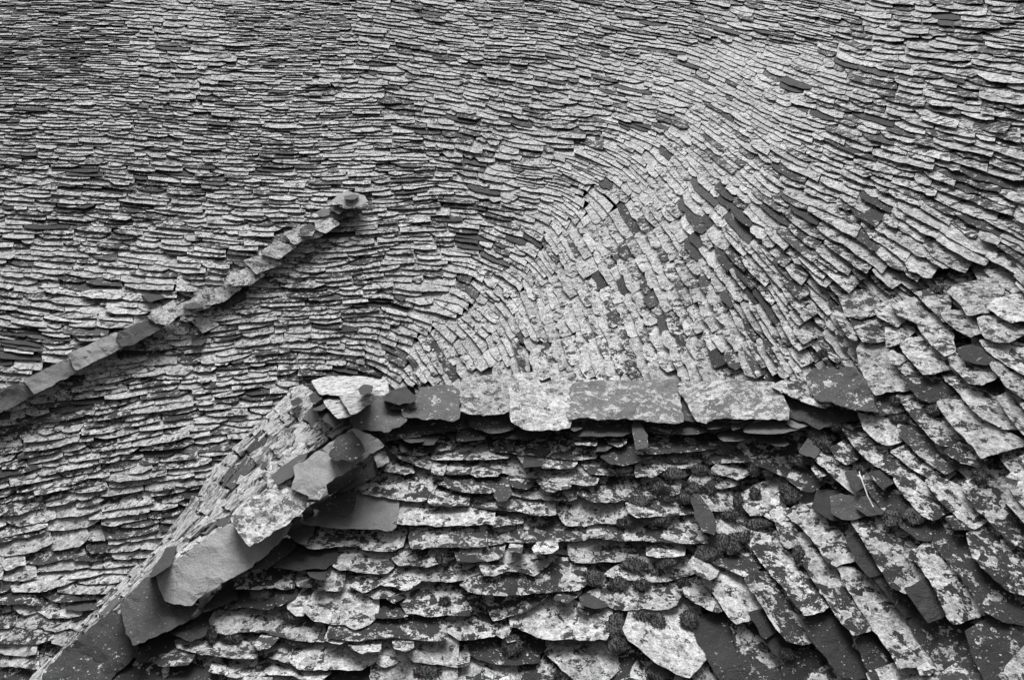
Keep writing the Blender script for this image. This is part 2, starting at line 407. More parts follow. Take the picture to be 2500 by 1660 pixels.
# tile, cover 0-9, tone 0-9, lift (cm), thickness (cm), polygon [| name | label]
TRACED = '''
A 2 4 9 4 35,480 120,310 230,270 330,280 400,320 440,370 540,440 540,490 385,580 180,560 78,572|ridge_slab|grey fan-shaped ridge slab where the ridge meets the hip, beneath a dark stone
A 0 2 13 4 345,283 440,215 540,190 600,250 637,275 630,295 490,330 450,318|loose_stone|dark lens-shaped stone lying on top of the left end of the ridge
A 3 4 8 3 390,325 640,300 640,350 500,365 410,360|ridge_slab|small smooth grey slab peeping out under the dark lens-shaped stone
A 3 4 10 4 535,420 640,300 720,200 860,180 1000,200 1055,240 1050,320 1040,460 1000,478 930,465 880,452 740,462 640,440 545,440|ridge_slab|grey ridge slab with ragged lower edge just right of the dark lens-shaped stone
A 3 2 4 5 130,600 400,580 540,490 700,470 1000,480 1040,440 1160,430 1165,545 1050,560 800,600 600,630 300,665 210,680|ridge_slab|long dark slab running under the left end of the ridge
A 8 3 11 4 1110,130 1130,90 1570,85 1605,130 1590,300 1575,370 1480,405 1330,415 1180,410 1095,385|ridge_slab|nearly square pale ridge slab with an oval lichen ring near its lower edge
A 3 3 6 4 1165,430 1565,415 1565,560 1440,585 1360,590 1180,530|ridge_slab|dark speckled slab under the nearly square pale ridge slab
B 9 4 10 5 -184,150 -160,60 30,60 60,160 330,180 345,330 370,400 340,540 200,560 0,565 -60,560 -180,490 -190,340|ridge_slab|whitish lichen-crusted ridge slab, widest at its foot, left of the longest ridge slab
B 5 5 10 7 340,230 400,165 700,140 1000,140 1380,130 1395,240 1400,400 1425,490 1350,500 1200,490 1000,455 860,450 700,460 450,440 360,460 350,430 395,350|ridge_slab|longest and thickest ridge slab with a crack across its mottled grey top
B 2 3 6 3 1405,270 1500,350 1550,400 1590,490 1420,475|ridge_slab|small dark wedge slab between the longest ridge slab and the tilted pale one
F 7 5 9 4 -160,170 -130,140 60,150 300,135 730,150 760,230 810,270 865,400 865,470 640,455 400,450 180,450 90,500 20,480 -30,400 -60,330|ridge_slab|large skewed ridge slab with white lichen along its lower edge
F 7 2 9 5 735,165 860,125 1020,130 1130,240 1260,345 1230,355 1060,300 880,225|ridge_slab|narrow pale-topped slab with thick dark edge right of the skewed ridge slab
F 3 3 10 5 1075,80 1130,20 1500,10 1600,120 1640,230 1720,400 1600,370 1480,360 1300,290 1200,290 1110,200|ridge_slab|big dark speckled slab ending the ridge on the right
F 1 2 4 3 810,260 1000,310 1240,390 1530,440 1540,470 1380,490 1180,555 1070,490 900,440 870,390|ridge_slab|smooth dark slab with tiny white dots below the speckled end slab
F 1 5 5 2 875,445 1070,495 1085,525 970,545 890,510|ridge_slab|little smooth grey chip at the lower right corner of the skewed ridge slab
A 1 1 2 4 1310,600 1560,600 1880,575 1960,575 1900,630 1700,660 1400,640
B 2 2 4 3 200,580 350,510 500,545 960,530 975,590 860,625 600,630 400,620
B 3 3 6 2 350,505 490,545 400,580 370,560
B 3 3 8 4 965,540 1000,515 1040,560 1085,640 1085,740 1000,755 985,650|loose_stone|upright finger of stone leaning below the longest ridge slab
B 4 2 4 3 1045,515 1240,520 1600,520 1900,500 1910,530 1700,580 1500,610 1200,600 1080,580
F 3 2 5 3 25,510 200,500 350,500 345,545 120,560
F 5 2 5 3 345,510 560,490 450,540 355,570
F 0 4 6 3 465,545 620,520 850,500 970,570 830,600 600,600 470,590
F 0 4 4 2 215,640 300,605 480,625 515,650 400,675 270,675
F 1 2 4 4 590,660 650,635 800,640 870,715 840,725 600,690
B 4 1 2 4 1010,800 1090,700 1300,700 1560,680 1780,690 1800,740 1570,770 1300,790 1100,800
B 2 1 3 3 670,840 900,760 1240,790 1230,830 1000,870 880,910 750,890
B 5 2 3 2 405,650 620,650 600,720 420,710
B 5 2 3 2 660,650 915,650 880,700 830,735 740,700
B 2 2 3 2 585,745 650,690 760,740 690,770 600,775
B 5 1 0 4 -440,660 -200,690 0,690 260,700 600,790 600,840 400,850 100,820 -200,790 -400,760
A 5 1 1 4 485,790 600,760 850,690 980,680 1300,680 1300,730 1070,730 1000,750 750,800 620,810 530,800
A 0 2 4 2 530,670 680,650 710,680 600,690
A 0 1 3 2 480,690 620,740 520,780
A 0 2 3 2 700,660 900,650 810,710 720,710
A 1 2 2 2 930,630 1050,620 1010,690
A 3 1 3 3 1050,630 1100,590 1260,590 1320,630 1290,660 1050,680
A 7 2 0 4 805,850 830,790 950,770 1300,760 1540,800 1520,840 1300,850
A 6 2 1 3 330,780 450,740 540,800 780,860 800,890 765,945 640,900 500,840
A 8 6 5 4 265,850 340,800 375,880 290,925|loose_stone|pale square cobble beside the upper hip slab
A 6 2 0 3 325,930 400,860 600,920 620,985 500,985 350,960
A 6 2 1 3 800,930 850,880 940,880 920,950 900,1000 815,985
A 6 1 0 4 920,980 945,900 1000,870 1450,880 1450,980 1420,1010 1250,1020 1180,990 1000,995
B 7 2 0 4 -310,890 -170,870 -90,940 60,955 280,960 480,960 560,1040 620,1060 600,1095 480,1095 200,1060 -60,1020 -300,980
B 6 2 2 3 -140,850 -60,820 300,850 400,860 410,900 370,935 100,930 -60,940
A 0 1 6 2 1700,860 1760,850 1850,915 1690,930
A 6 1 0 4 100,1130 290,1000 330,980 640,1000 820,1020 840,1110 780,1220 700,1250 560,1245 400,1220 250,1195 150,1180
A 5 1 0 4 830,1050 920,1010 1150,1010 1540,1030 1545,1090 1470,1150 1330,1175 1100,1160 950,1120 870,1090
A 5 1 0 4 780,1270 860,1110 1170,1150 1160,1190 1140,1290 1000,1300 820,1290
A 6 2 0 4 1155,1260 1200,1190 1330,1195 1500,1220 1900,1245 1895,1380 1800,1380 1600,1340 1300,1320 1180,1300
A 4 2 2 3 1410,1210 1540,1110 1545,1200 1500,1245 1440,1250
A 4 1 1 3 1555,1080 1560,1040 1800,1070 1750,1110 1700,1130 1570,1110
B 7 2 0 4 -215,1150 -150,1130 0,1120 60,1080 100,1140 410,1120 410,1230 360,1245 200,1235 0,1225 -200,1190
B 6 1 4 2 55,1070 100,1060 360,1100 350,1120 190,1160 120,1140
L 0 6 3 3 420,830 600,690 720,675 945,700 940,740 925,860 905,875 800,865 600,860 430,840|roof_slate|large plain light grey slate without lichen, right of the middle of the hip
L 2 1 8 4 500,760 600,690 710,655 700,740 680,790 560,770
A 8 1 0 4 440,1460 490,1250 800,1280 1100,1310 1390,1380 1390,1475 1000,1480 600,1475
A 6 1 0 3 1395,1380 1650,1380 1670,1420 1660,1460 1540,1465 1400,1495
B 6 1 0 4 450,1100 750,1060 1050,1050 1350,1050 1400,1150 1390,1190 1110,1225 900,1240 700,1260 560,1250 450,1190
B 5 1 0 4 450,870 610,860 700,900 950,930 955,1000 750,1000 560,990 500,930
B 7 1 1 4 1000,930 1100,880 1300,880 1440,880 1510,850 1600,910 1560,930 1400,940 1250,960 1140,1020 1000,1020
F 5 1 1 4 20,830 200,780 500,740 900,790 1010,830 830,850 600,860 300,880 100,890
F 6 1 1 3 160,960 190,930 420,960 510,950 510,1000 450,1020 400,1050 300,1010 170,990
F 6 1 0 3 -80,1080 -30,1030 100,980 300,1030 500,1030 650,980 700,1020 550,1060 400,1090 230,1135 120,1090 0,1105
B 8 1 0 4 200,1280 240,1260 400,1260 870,1290 910,1440 880,1470 620,1460 500,1490 330,1480 280,1420
B 9 6 3 3 130,1250 200,1270 210,1380 140,1390|loose_stone|small white stone wedged upright between two front slope slates
B 6 1 1 4 890,1290 980,1330 1180,1260 1400,1260 1540,1310 1540,1370 1200,1390 1000,1400 930,1360
B 1 2 5 4 1535,1230 1560,1200 1660,1320 1740,1480 1730,1568 1640,1540 1570,1400|loose_stone|dark pointed slate leaning across the courses near the middle of the front slope
B 7 1 1 4 1580,1210 1700,1180 1900,1190 1930,1280 1920,1340 1680,1345 1640,1290
E 6 1 0 4 490,100 600,90 800,60 1000,60 1200,20 1340,10 1380,100 1480,140 1535,200 1500,240 1300,240 1050,220 800,210 600,210 480,200
E 7 2 1 4 345,100 470,90 480,190 345,185
E 6 1 0 4 -620,130 -600,90 -360,70 -260,20 -60,0 80,70 200,130 320,100 330,180 300,210 0,220 -250,230 -450,225 -600,260
E 7 1 0 4 155,270 300,250 600,240 800,380 800,410 600,415 400,420 200,415 165,360
E 7 2 1 3 905,250 1100,290 1240,350 1240,375 1000,375 910,360
E 7 1 0 4 560,520 640,480 800,450 900,400 1000,430 1150,450 1330,470 1390,560 1360,570 1100,600 1000,605 850,590 700,590 580,570 500,560
E 8 2 4 3 1320,440 1350,395 1450,430 1580,500 1550,560 1500,590 1430,560 1350,500
E 4 1 0 4 1410,390 1530,300 1650,310 1800,290 1960,440 1960,500 1840,560 1700,500 1560,440
E 7 3 0 3 1560,10 1650,0 1800,80 1920,120 1900,160 1830,180 1700,165 1590,150 1550,90
D 6 2 1 5 400,200 430,100 800,90 1110,100 1120,270 1000,275 700,275 420,290
C 6 2 0 4 940,250 1040,150 1150,130 1500,150 1490,220 1460,265 1250,270 1050,290 990,285
C 7 2 0 4 1505,290 1510,150 1780,150 1820,100 1900,110 1915,180 1880,270 1810,310 1650,310
C 0 2 4 4 800,160 860,70 1040,100 960,250 920,240
C 0 1 1 3 640,460 860,280 1250,320 1245,410 1150,485 1010,480 900,500 750,480|roof_slate|bare dark slate with curved scratches, below right of the smooth hip slab
C 1 2 4 3 435,500 480,420 620,320 780,220 855,260 850,290 700,400 600,470
C 7 2 0 4 1245,470 1280,330 1800,340 1790,480 1740,525 1600,525 1400,495 1290,490
D 6 1 0 4 240,400 270,320 400,330 810,310 815,390 700,420 560,465 400,445 300,450
D 5 1 1 3 840,350 1000,310 1310,290 1270,370 1180,400 1000,420 860,410
D 7 1 0 4 1080,480 1130,420 1280,400 1330,350 1560,340 1780,340 1770,400 1700,460 1580,550 1480,520 1320,500 1200,550 1110,545
D 7 2 3 2 1580,310 1650,270 1780,255 1800,300 1750,335 1600,340
D 5 2 3 2 1350,320 1380,290 1460,290 1450,335
D 7 1 0 5 510,580 530,480 740,460 900,440 1060,490 1050,580 900,590 800,605 520,595
C 6 1 1 3 290,680 350,600 600,540 850,530 840,670 780,680 620,665 500,680
C 6 2 0 4 890,620 920,530 980,520 1150,570 1200,480 1330,560 1320,620 1290,690 1200,690 1060,670 900,650
C 0 1 4 2 980,520 1160,510 1140,590 1020,560
D 6 1 1 4 -170,650 -120,590 -30,550 200,540 360,480 525,490 500,590 440,640 380,680 340,690 250,650 110,630 30,670 -50,710
D 6 1 0 3 -20,740 110,660 250,670 340,710 460,650 440,700 300,780 240,805 170,760 60,770
C 2 1 1 3 690,790 700,710 940,700 850,770 700,840
C 7 3 1 4 805,800 870,740 1040,700 1010,830 930,930 880,930 810,870
C 8 2 1 5 960,900 1030,800 1100,720 1290,730 1380,640 1500,740 1650,800 1650,870 1620,960 1560,1020 1440,1060 1390,1040 1350,1010 1180,1000 1050,980
C 3 1 1 4 170,870 250,700 640,700 680,790 640,860 600,870 400,850
C 0 1 4 2 -10,900 100,780 240,700 300,780 180,820 100,850
C 7 2 1 5 90,1090 60,1000 150,900 500,880 800,890 860,980 1190,1030 1180,1120 1130,1180 960,1170 800,1150 650,1110 560,1080 350,1080 200,1110
C 7 1 1 4 1165,1170 1190,1040 1330,1050 1370,1170 1290,1200
D 5 1 1 5 -380,1150 -360,1060 -160,1000 100,960 400,960 690,960 720,1090 740,1160 600,1170 400,1150 200,1140 50,1150 -100,1170
D 4 1 0 4 75,950 130,800 290,820 360,940 250,955
D 6 1 1 5 310,820 460,660 700,650 900,700 1060,740 1010,860 950,920 800,925 600,940 450,910 370,910
D 5 1 0 4 1080,750 1600,750 1750,780 1740,800 1500,890 1350,930 1200,980 1150,870
E 5 1 1 5 -870,650 -820,620 -600,560 -480,500 -250,520 -20,500 200,520 300,560 310,640 250,680 0,700 -300,730 -500,735 -700,720 -800,700
D 6 1 0 4 720,1000 850,960 1060,860 1170,930 1200,1000 1250,1040 1190,1130 1100,1140 950,1160 870,1160 800,1110 740,1080
D 6 1 0 3 1240,1120 1290,1020 1350,990 1360,1060 1320,1120 1280,1140
D 6 1 0 2 1280,1150 1350,1120 1480,1130 1400,1170 1340,1180
E 8 2 1 4 -410,960 -60,870 240,920 550,970 540,1080 500,1160 380,1165 200,1150 0,1160 -100,1150 -250,1080 -390,1040
E 1 2 1 3 270,780 350,750 550,770 520,840 400,860 290,830
E 6 2 1 2 30,780 60,740 240,720 250,750 140,810
E 2 1 0 2 240,890 350,860 330,920
E 7 1 1 5 330,740 480,680 750,650 1000,670 1210,690 1220,760 1160,850 1040,870 900,860 700,880 560,850 480,800
E 9 2 2 4 690,1070 740,930 1000,880 1150,830 1280,820 1400,1020 1400,1200 1470,1320 1390,1430 1300,1520 1240,1510 1000,1380 850,1250 740,1170|roof_slate|large pale five-sided slate, widely lichened, at the bottom edge left of a bare dark slate
E 7 2 1 4 1250,650 1420,620 1560,740 1620,880 1580,900 1480,870 1330,780 1280,740
E 1 1 1 4 1360,1070 1440,960 1650,900 1740,1010 1830,1350 1880,1568 1620,1568 1480,1330 1400,1200|roof_slate|long bare dark slate with a pale tongue of lichen at its head, at the bottom edge
E 8 1 1 4 1430,580 1600,520 1850,620 1960,760 1960,920 1870,980 1760,1010 1700,960 1560,740
E 8 1 0 4 -60,1300 0,1250 60,1260 250,1290 480,1230 560,1290 740,1240 830,1330 650,1430 480,1568 250,1568 100,1450 0,1350
E 7 2 0 3 760,1500 830,1360 950,1380 1100,1480 1180,1568 780,1568
E 1 1 0 3 1300,1580 1320,1530 1400,1430 1480,1370 1600,1568
C 7 2 0 4 -270,1190 -150,1100 130,1130 500,1110 510,1250 480,1340 350,1340 100,1310 -30,1300 -250,1240
C 5 2 4 3 475,1210 570,1130 690,1160 600,1240 520,1260
C 7 2 0 4 530,1300 560,1250 680,1180 830,1240 820,1330 790,1380 650,1340
C 8 2 1 4 840,1390 860,1240 1130,1210 1400,1200 1600,1290 1620,1370 1490,1450 1300,1440 1100,1440 900,1440
C 7 2 3 2 1390,1230 1500,1190 1680,1190 1665,1270 1500,1290
C 7 2 0 3 1640,1350 1660,1280 1760,1230 1930,1300 1900,1350 1800,1400 1720,1420 1650,1390
C 6 2 3 3 1830,1250 1800,1170 1960,1180 1980,1240 1920,1275
C 6 1 0 3 60,1470 100,1400 220,1360 200,1500
C 7 2 0 4 215,1510 225,1380 400,1360 750,1370 900,1420 1160,1450 1190,1490 1100,1560 980,1540 850,1500 600,1490 480,1510 420,1490 300,1520
D 7 1 0 4 440,1370 380,1300 450,1220 700,1200 730,1200 960,1210 955,1300 940,1410 850,1420 720,1400
D 3 1 0 5 960,1210 1250,1190 1500,1200 1740,1230 1730,1290 1620,1300 1620,1380 1400,1400 1200,1390 1050,1350 990,1310
D 6 1 0 4 30,1530 100,1420 300,1370 500,1420 510,1500 460,1600 60,1600
D 6 1 0 4 710,1470 900,1430 1010,1400 1160,1410 1180,1600 740,1600
D 7 2 0 4 1200,1540 1220,1440 1340,1450 1330,1550
D 5 1 0 4 1350,1470 1480,1430 1700,1400 1800,1400 1850,1480 1700,1600 1370,1600
D 2 1 0 4 500,1490 700,1450 700,1600 480,1600
C 1 1 0 4 1220,1470 1500,1460 1620,1500 1640,1600 1210,1600
L 0 7 20 5 390,590 385,540 560,430 700,335 740,350 830,395 858,420 700,520 520,640 480,685 440,675 375,650|hip_slab|smooth light grey slab topping the hip, a dark speckled stone lying on it
L 2 2 25 4 575,470 620,380 690,350 730,400 755,450 690,495 640,485 600,490|loose_stone|dark speckled stone lying on the uppermost hip slab
L 7 4 16 5 40,820 130,740 280,640 360,615 445,690 430,760 300,860 134,961 90,900|hip_slab|grainy lichened slab between the two smooth grey hip slabs
K 0 7 11 6 640,320 860,170 1030,50 1200,30 1353,57 1340,85 1230,200 1120,280 930,390 850,440 820,475 730,470 685,455 660,390|hip_slab|largest smooth grey hip slab with flaky broken edge
K 2 3 6 8 440,490 580,350 640,330 680,450 730,475 850,490 800,560 700,610 510,695 480,640|hip_slab|dark speckled hip slab under the foot of the largest smooth one
K 2 2 3 9 20,870 180,700 400,520 450,580 500,690 540,730 400,850 300,960 20,960|hip_slab|lowest, darkest hip slab at the bottom left of the photo
K 4 1 0 4 540,770 620,760 700,850 640,920 480,920
K 2 1 0 4 400,870 540,770 560,840 480,920 330,920
K 3 1 0 4 660,850 780,830 940,850 960,920 640,920
K 1 1 0 3 520,740 640,690 730,640 760,700 620,780 540,790
L 1 2 6 3 565,630 640,580 740,540 700,600 570,680
L 1 3 4 3 610,680 740,600 810,490 815,580 700,640
L 0 1 5 3 430,790 470,750 475,790 440,820
L 0 2 6 2 475,750 560,700 570,715 480,760
K 1 1 3 3 895,510 1000,440 1030,400 1065,440 950,490
K 1 1 1 3 730,640 830,600 930,550 890,640 820,670
K 4 1 1 3 600,790 740,700 840,750 800,800 680,810
F 7 1 1 4 1130,840 1180,780 1300,810 1450,960 1480,1080 1520,1180 1640,1240 1560,1220 1400,1090 1280,980
H 6 1 1 4 130,95 215,90 330,170 420,240 510,350 430,365 340,310 250,250 180,170
H 8 2 2 5 220,25 300,50 400,60 440,100 460,175 380,185 330,170 250,100
H 4 2 0 3 440,90 490,60 560,100 620,190 700,250 790,310 690,345 600,280 520,210 450,140
H 6 1 0 4 400,230 470,205 560,260 680,350 600,365 540,330 470,280
H 5 1 1 4 70,210 130,195 190,240 195,270 150,290 100,260
F 0 3 3 3 1000,790 1060,700 1150,700 1190,750 1130,840
F 5 1 1 4 550,900 900,880 1000,910 1080,1000 1180,1140 1100,1170 1000,1140 850,1010 700,950
F 4 1 2 4 1120,950 1150,910 1230,960 1240,1010 1170,1025
F 7 2 1 4 440,1200 550,1140 780,1110 860,1230 820,1340 920,1380 880,1430 760,1440 640,1380 530,1390 460,1300
F 1 3 5 3 1300,1230 1380,1215 1620,1240 1640,1380 1500,1425 1400,1420 1310,1370|loose_stone|flat dark slate with a row of pale dots, left below the straw
F 0 1 2 4 1120,1320 1150,1190 1300,1240 1310,1400 1460,1480 1300,1430
F 1 2 4 2 1540,1310 1640,1240 1810,1370 1640,1385|loose_stone|thin dark three-cornered slate under the lower end of the straw
F 0 2 5 3 1440,1000 1500,985 1560,1030 1590,1120 1530,1155 1490,1080|loose_stone|small bare dark slate just left of the head of the straw
I 7 1 1 4 490,-20 540,-45 640,-50 700,0 855,60 850,130 830,170 860,235 790,250 760,265 720,240 650,130 580,50
I 7 1 1 4 440,30 520,25 590,70 650,140 590,155 500,165 470,130
I 6 1 1 4 305,160 310,80 380,60 440,90 480,180 540,200 600,260 640,350 700,410 720,480 690,510 590,530 560,490 500,400 400,290
I 6 1 1 4 275,340 330,310 400,330 480,420 540,490 600,570 640,690 580,690 500,670 440,600 370,480 310,400
I 6 1 1 4 580,190 640,165 710,240 760,280 800,330 860,420 910,500 960,600 940,620 860,640 800,570 740,480 660,360 600,270
J 7 1 1 4 110,280 180,290 250,350 310,420 400,500 480,600 570,700 600,780 540,810 440,820 400,740 330,640 240,510 170,400
I 1 1 0 4 575,575 690,550 730,530 790,600 860,680 960,830 970,870 870,880 780,850 700,740 620,640
I 1 1 1 3 295,530 360,525 430,620 375,660
I 0 1 0 3 380,670 450,640 510,720 480,770 430,740
I 5 1 1 4 195,600 290,570 380,680 430,750 480,820 490,920 300,920 250,770
I 2 1 0 4 475,790 560,740 700,780 760,920 480,920
I 1 1 1 3 830,130 900,110 960,200 1020,310 950,320 880,240
J 2 1 0 3 315,350 350,330 440,420 540,520 560,560 480,540 400,440
I 3 1 0 4 880,680 960,650 1020,720 1100,830 1100,920 990,920 930,780
J 6 1 1 4 185,30 240,0 330,20 420,60 500,150 560,270 585,345 480,380 470,410 400,380 340,280 250,130
J 0 2 3 2 480,400 590,360 700,540 600,570 530,470|roof_slate|clean dark rectangular slate without lichen, low on the right between lichened ones
J 7 1 2 4 500,200 560,170 640,180 740,300 830,430 930,540 740,580 700,530 640,390 580,290
J 4 1 0 4 575,30 640,0 720,30 830,200 900,300 1000,400 1060,500 1120,600 1000,560 900,500 800,350 660,180
J 5 1 1 4 815,100 880,65 980,120 1150,200 1150,430 1050,400 960,330 850,220
J 4 1 0 4 480,540 540,520 640,560 770,560 800,640 820,750 900,920 720,920 620,760 530,640
J 3 1 1 6 810,630 900,590 1000,600 1050,680 1150,760 1150,920 930,920 840,740
J 4 1 0 4 210,680 260,650 360,740 420,850 440,920 310,920 250,780
J 6 2 2 3 550,830 590,810 630,830 600,855 560,855
J 3 1 1 3 700,10 780,0 890,50 850,70 740,60
H 7 1 1 4 590,390 640,370 740,440 830,540 920,610 850,640 760,580 660,480
H 6 1 1 4 780,410 880,380 960,450 1020,560 1150,680 1150,770 1020,690 900,560 820,480
H 7 2 3 5 1025,380 1060,350 1150,360 1150,540 1080,470
H 6 1 1 4 415,380 500,370 560,430 640,460 720,560 620,595 560,560 480,470
H 3 1 0 4 240,390 310,400 400,420 480,540 590,620 600,710 540,700 440,620 330,510
H 3 1 2 3 285,350 350,345 390,400 350,425
H 5 1 1 4 690,230 760,195 850,240 900,300 860,315 780,280
G 8 2 2 5 375,600 400,560 600,580 660,700 760,780 820,930 880,995 780,1000 650,985 540,1020 480,930 400,740
G 8 2 1 4 790,560 850,510 940,520 1120,640 1220,740 1290,810 1100,815 1000,820 900,700 820,620
G 7 1 1 4 1245,680 1330,655 1500,740 1640,820 1690,880 1560,920 1450,910 1360,820 1270,740
G 4 1 1 5 815,860 880,835 1100,900 1230,960 1360,1060 1200,1070 1060,1090 960,1050 880,960
G 5 2 1 3 770,770 800,735 960,760 1000,830 830,830
G 8 4 4 5 665,640 700,625 830,690 760,735 700,720|loose_stone|rounded pale cobble wedged between slates on the right slope
G 6 1 1 5 750,1050 850,1030 950,1120 1100,1260 1240,1380 1340,1480 1280,1520 1150,1500 1050,1400 900,1230 820,1120
G 8 1 2 5 1140,1110 1380,1080 1500,1220 1640,1340 1780,1480 1900,1568 1560,1620 1480,1500 1300,1330 1200,1200
G 7 1 1 4 1220,890 1330,870 1450,960 1560,1040 1700,1150 1880,1290 1900,1390 1760,1340 1560,1240 1450,1130 1340,990
G 7 1 1 4 1180,260 1240,240 1400,290 1540,380 1560,450 1450,465 1330,400 1220,310
G 7 2 2 4 1530,310 1600,300 1780,380 1920,500 1800,520 1680,510 1600,480 1560,400
G 7 3 2 4 1240,50 1300,0 1600,0 1700,100 1620,230 1420,260 1370,160
G 8 2 1 4 1620,190 1700,130 2000,110 2000,320 1820,320 1720,260
G 7 1 1 4 1550,520 1620,510 1850,590 2000,700 2000,860 1800,730 1620,600
G 6 1 1 4 1650,740 1700,700 1830,830 2000,880 2000,1080 1820,960
G 7 1 1 4 920,290 1000,270 1150,300 1220,440 1290,610 1200,645 1100,560 1000,440
G 7 1 1 4 1710,1060 1800,1040 1900,1130 2000,1200 2000,1430 1850,1260
G 6 1 1 4 950,60 1050,60 1200,130 1230,250 1190,320 1100,220 1000,130
G 1 1 4 7 1330,600 1450,570 1600,620 1690,690 1600,730 1480,710 1380,660|loose_stone|thick dark boulder-like stone bedded among slates near the right edge
G 7 2 1 4 540,190 700,170 740,250 800,320 750,370 640,310 570,270
G 7 2 1 4 700,180 860,170 960,290 950,350 860,300 760,260
G 6 1 1 4 350,390 600,360 630,520 500,520 420,510
G 7 2 1 4 640,380 760,390 830,480 740,540 650,560
G 4 1 0 3 290,290 600,300 620,360 340,380
G 6 2 1 3 200,100 360,100 480,200 540,290 400,290 260,270
G 6 1 1 3 130,230 220,210 280,330 350,500 320,500 220,370
G 4 1 1 3 550,1100 700,1090 850,1180 830,1210 580,1215
'''
# stones of the small ridge and of the flank: sheet given first
TRACED_1 = '''
1 M 4 3 9 4 1900,272 2080,265 2060,292 1950,312 1905,302|ridge_slab|speckled slab under the rounded cap stone of the small ridge
1 M 1 4 13 3 1905,256 1950,248 1980,270 1955,285|loose_stone|small grey chip below the rounded cap stone of the small ridge
1 M 1 7 17 5 1915,215 1985,165 2060,175 2100,190 2115,215 2080,240 1990,240|ridge_slab|rounded grey cap stone at the top end of the small ridge
1 M 0 3 21 3 1990,190 2040,183 2065,186 2040,201 1990,199|loose_stone|thin dark chip lying on the rounded cap stone
1 M 1 4 10 3 1820,285 1865,262 1900,272 1895,288 1860,300|loose_stone|dull grey chip left below the rounded cap stone
1 M 8 3 11 4 1820,340 1900,300 1955,345 1880,395 1825,375|ridge_slab|pale slab of the small ridge, second below the rounded cap stone
1 M 8 3 10 4 1640,400 1760,350 1830,370 1860,410 1700,460|ridge_slab|pale slab of the small ridge with a dark speckled stone on it
1 M 4 2 13 3 1735,375 1790,350 1815,375 1800,410 1735,412|loose_stone|dark speckled stone lying on a pale slab of the small ridge
1 M 8 3 11 5 1505,515 1590,450 1705,480 1605,545|ridge_slab|tilted square pale slab standing proud on the upper half of the small ridge
1 M 8 3 10 4 1410,560 1520,530 1620,575 1480,630|ridge_slab|pale slab of the small ridge just below the tilted square one
1 M 8 3 11 5 1305,660 1420,600 1525,640 1440,695 1340,700|ridge_slab|pale crusted slab at mid length of the small ridge, thick dark lower edge
1 M 7 3 10 5 1120,750 1330,700 1390,715 1290,790 1180,810|ridge_slab|coarse lichened slab of the small ridge with layered shards under its right end
1 M 8 3 11 4 1010,830 1150,760 1210,820 1100,860 1020,865|ridge_slab|pale slab of the small ridge with a dark thin chip on its edge
1 M 2 3 14 2 1060,825 1110,805 1180,822 1110,830|loose_stone|dark thin chip on the edge of a pale small-ridge slab
1 M 8 3 11 5 855,880 1000,790 1030,870 960,925 900,915|ridge_slab|lowest lichened slab of the small ridge, next to the bare slabs
1 M 1 3 12 7 675,1010 690,970 860,900 950,930 760,1040 700,1045|ridge_slab|dark streaked bare slab, topmost of the four bare small-ridge slabs
1 M 0 7 10 7 395,1105 670,975 715,1055 440,1185|ridge_slab|light grey smooth slab with a dark crack, second of the bare small-ridge slabs
1 M 0 6 8 7 150,1250 400,1130 440,1190 200,1315|ridge_slab|grey smooth cracked slab, third of the bare small-ridge slabs
1 M 1 4 6 8 -120,1360 -60,1330 150,1265 200,1320 0,1420 -120,1475|ridge_slab|darker grey bare slab at the left edge of the photo
1 M 2 1 5 3 1240,800 1390,740 1420,760 1300,830|loose_stone|dark layered shard under the middle of the small ridge
1 M 1 1 4 3 820,750 900,750 950,770 860,790
1 M 1 2 4 3 1110,1010 1190,1010 1160,1040 1110,1040
1 M 8 2 3 3 1110,920 1200,895 1260,930 1170,970
h L 8 3 7 4 480,70 560,50 700,50 880,70 890,140 750,150 640,140 520,130|roof_slate|broad pale streaked slab behind the left end of the ridge
h L 8 2 9 4 530,140 620,165 690,250 620,265 560,200|roof_slate|pale crusted slate behind the ridge end, left one of a close pair
h L 8 3 9 4 630,150 800,130 790,180 720,230 690,240|roof_slate|pale crusted slate behind the ridge end, right one of a close pair
h L 1 1 10 4 510,230 560,200 620,280 600,320 550,280|loose_stone|dark broken stone between the flank slates and the pale pair
h L 0 2 14 3 735,115 760,95 800,100 795,120 745,135|loose_stone|small dark pebble on the broad pale slab behind the ridge
h L 0 1 10 3 465,150 500,130 540,130 520,160 480,180|loose_stone|dark crumbly stone left of the pale pair behind the ridge
h L 1 1 9 3 365,180 400,165 415,175 395,190 370,195|loose_stone|dark pebble at the upper corner of the flank
h L 1 2 9 3 485,200 530,195 555,205 525,220 490,218|loose_stone|dark pebble just left below the pale pair
h K 0 2 3 2 600,330 690,230 735,225 700,270 640,300
h L 0 3 4 2 260,590 380,490 440,470 390,560 290,620
'''
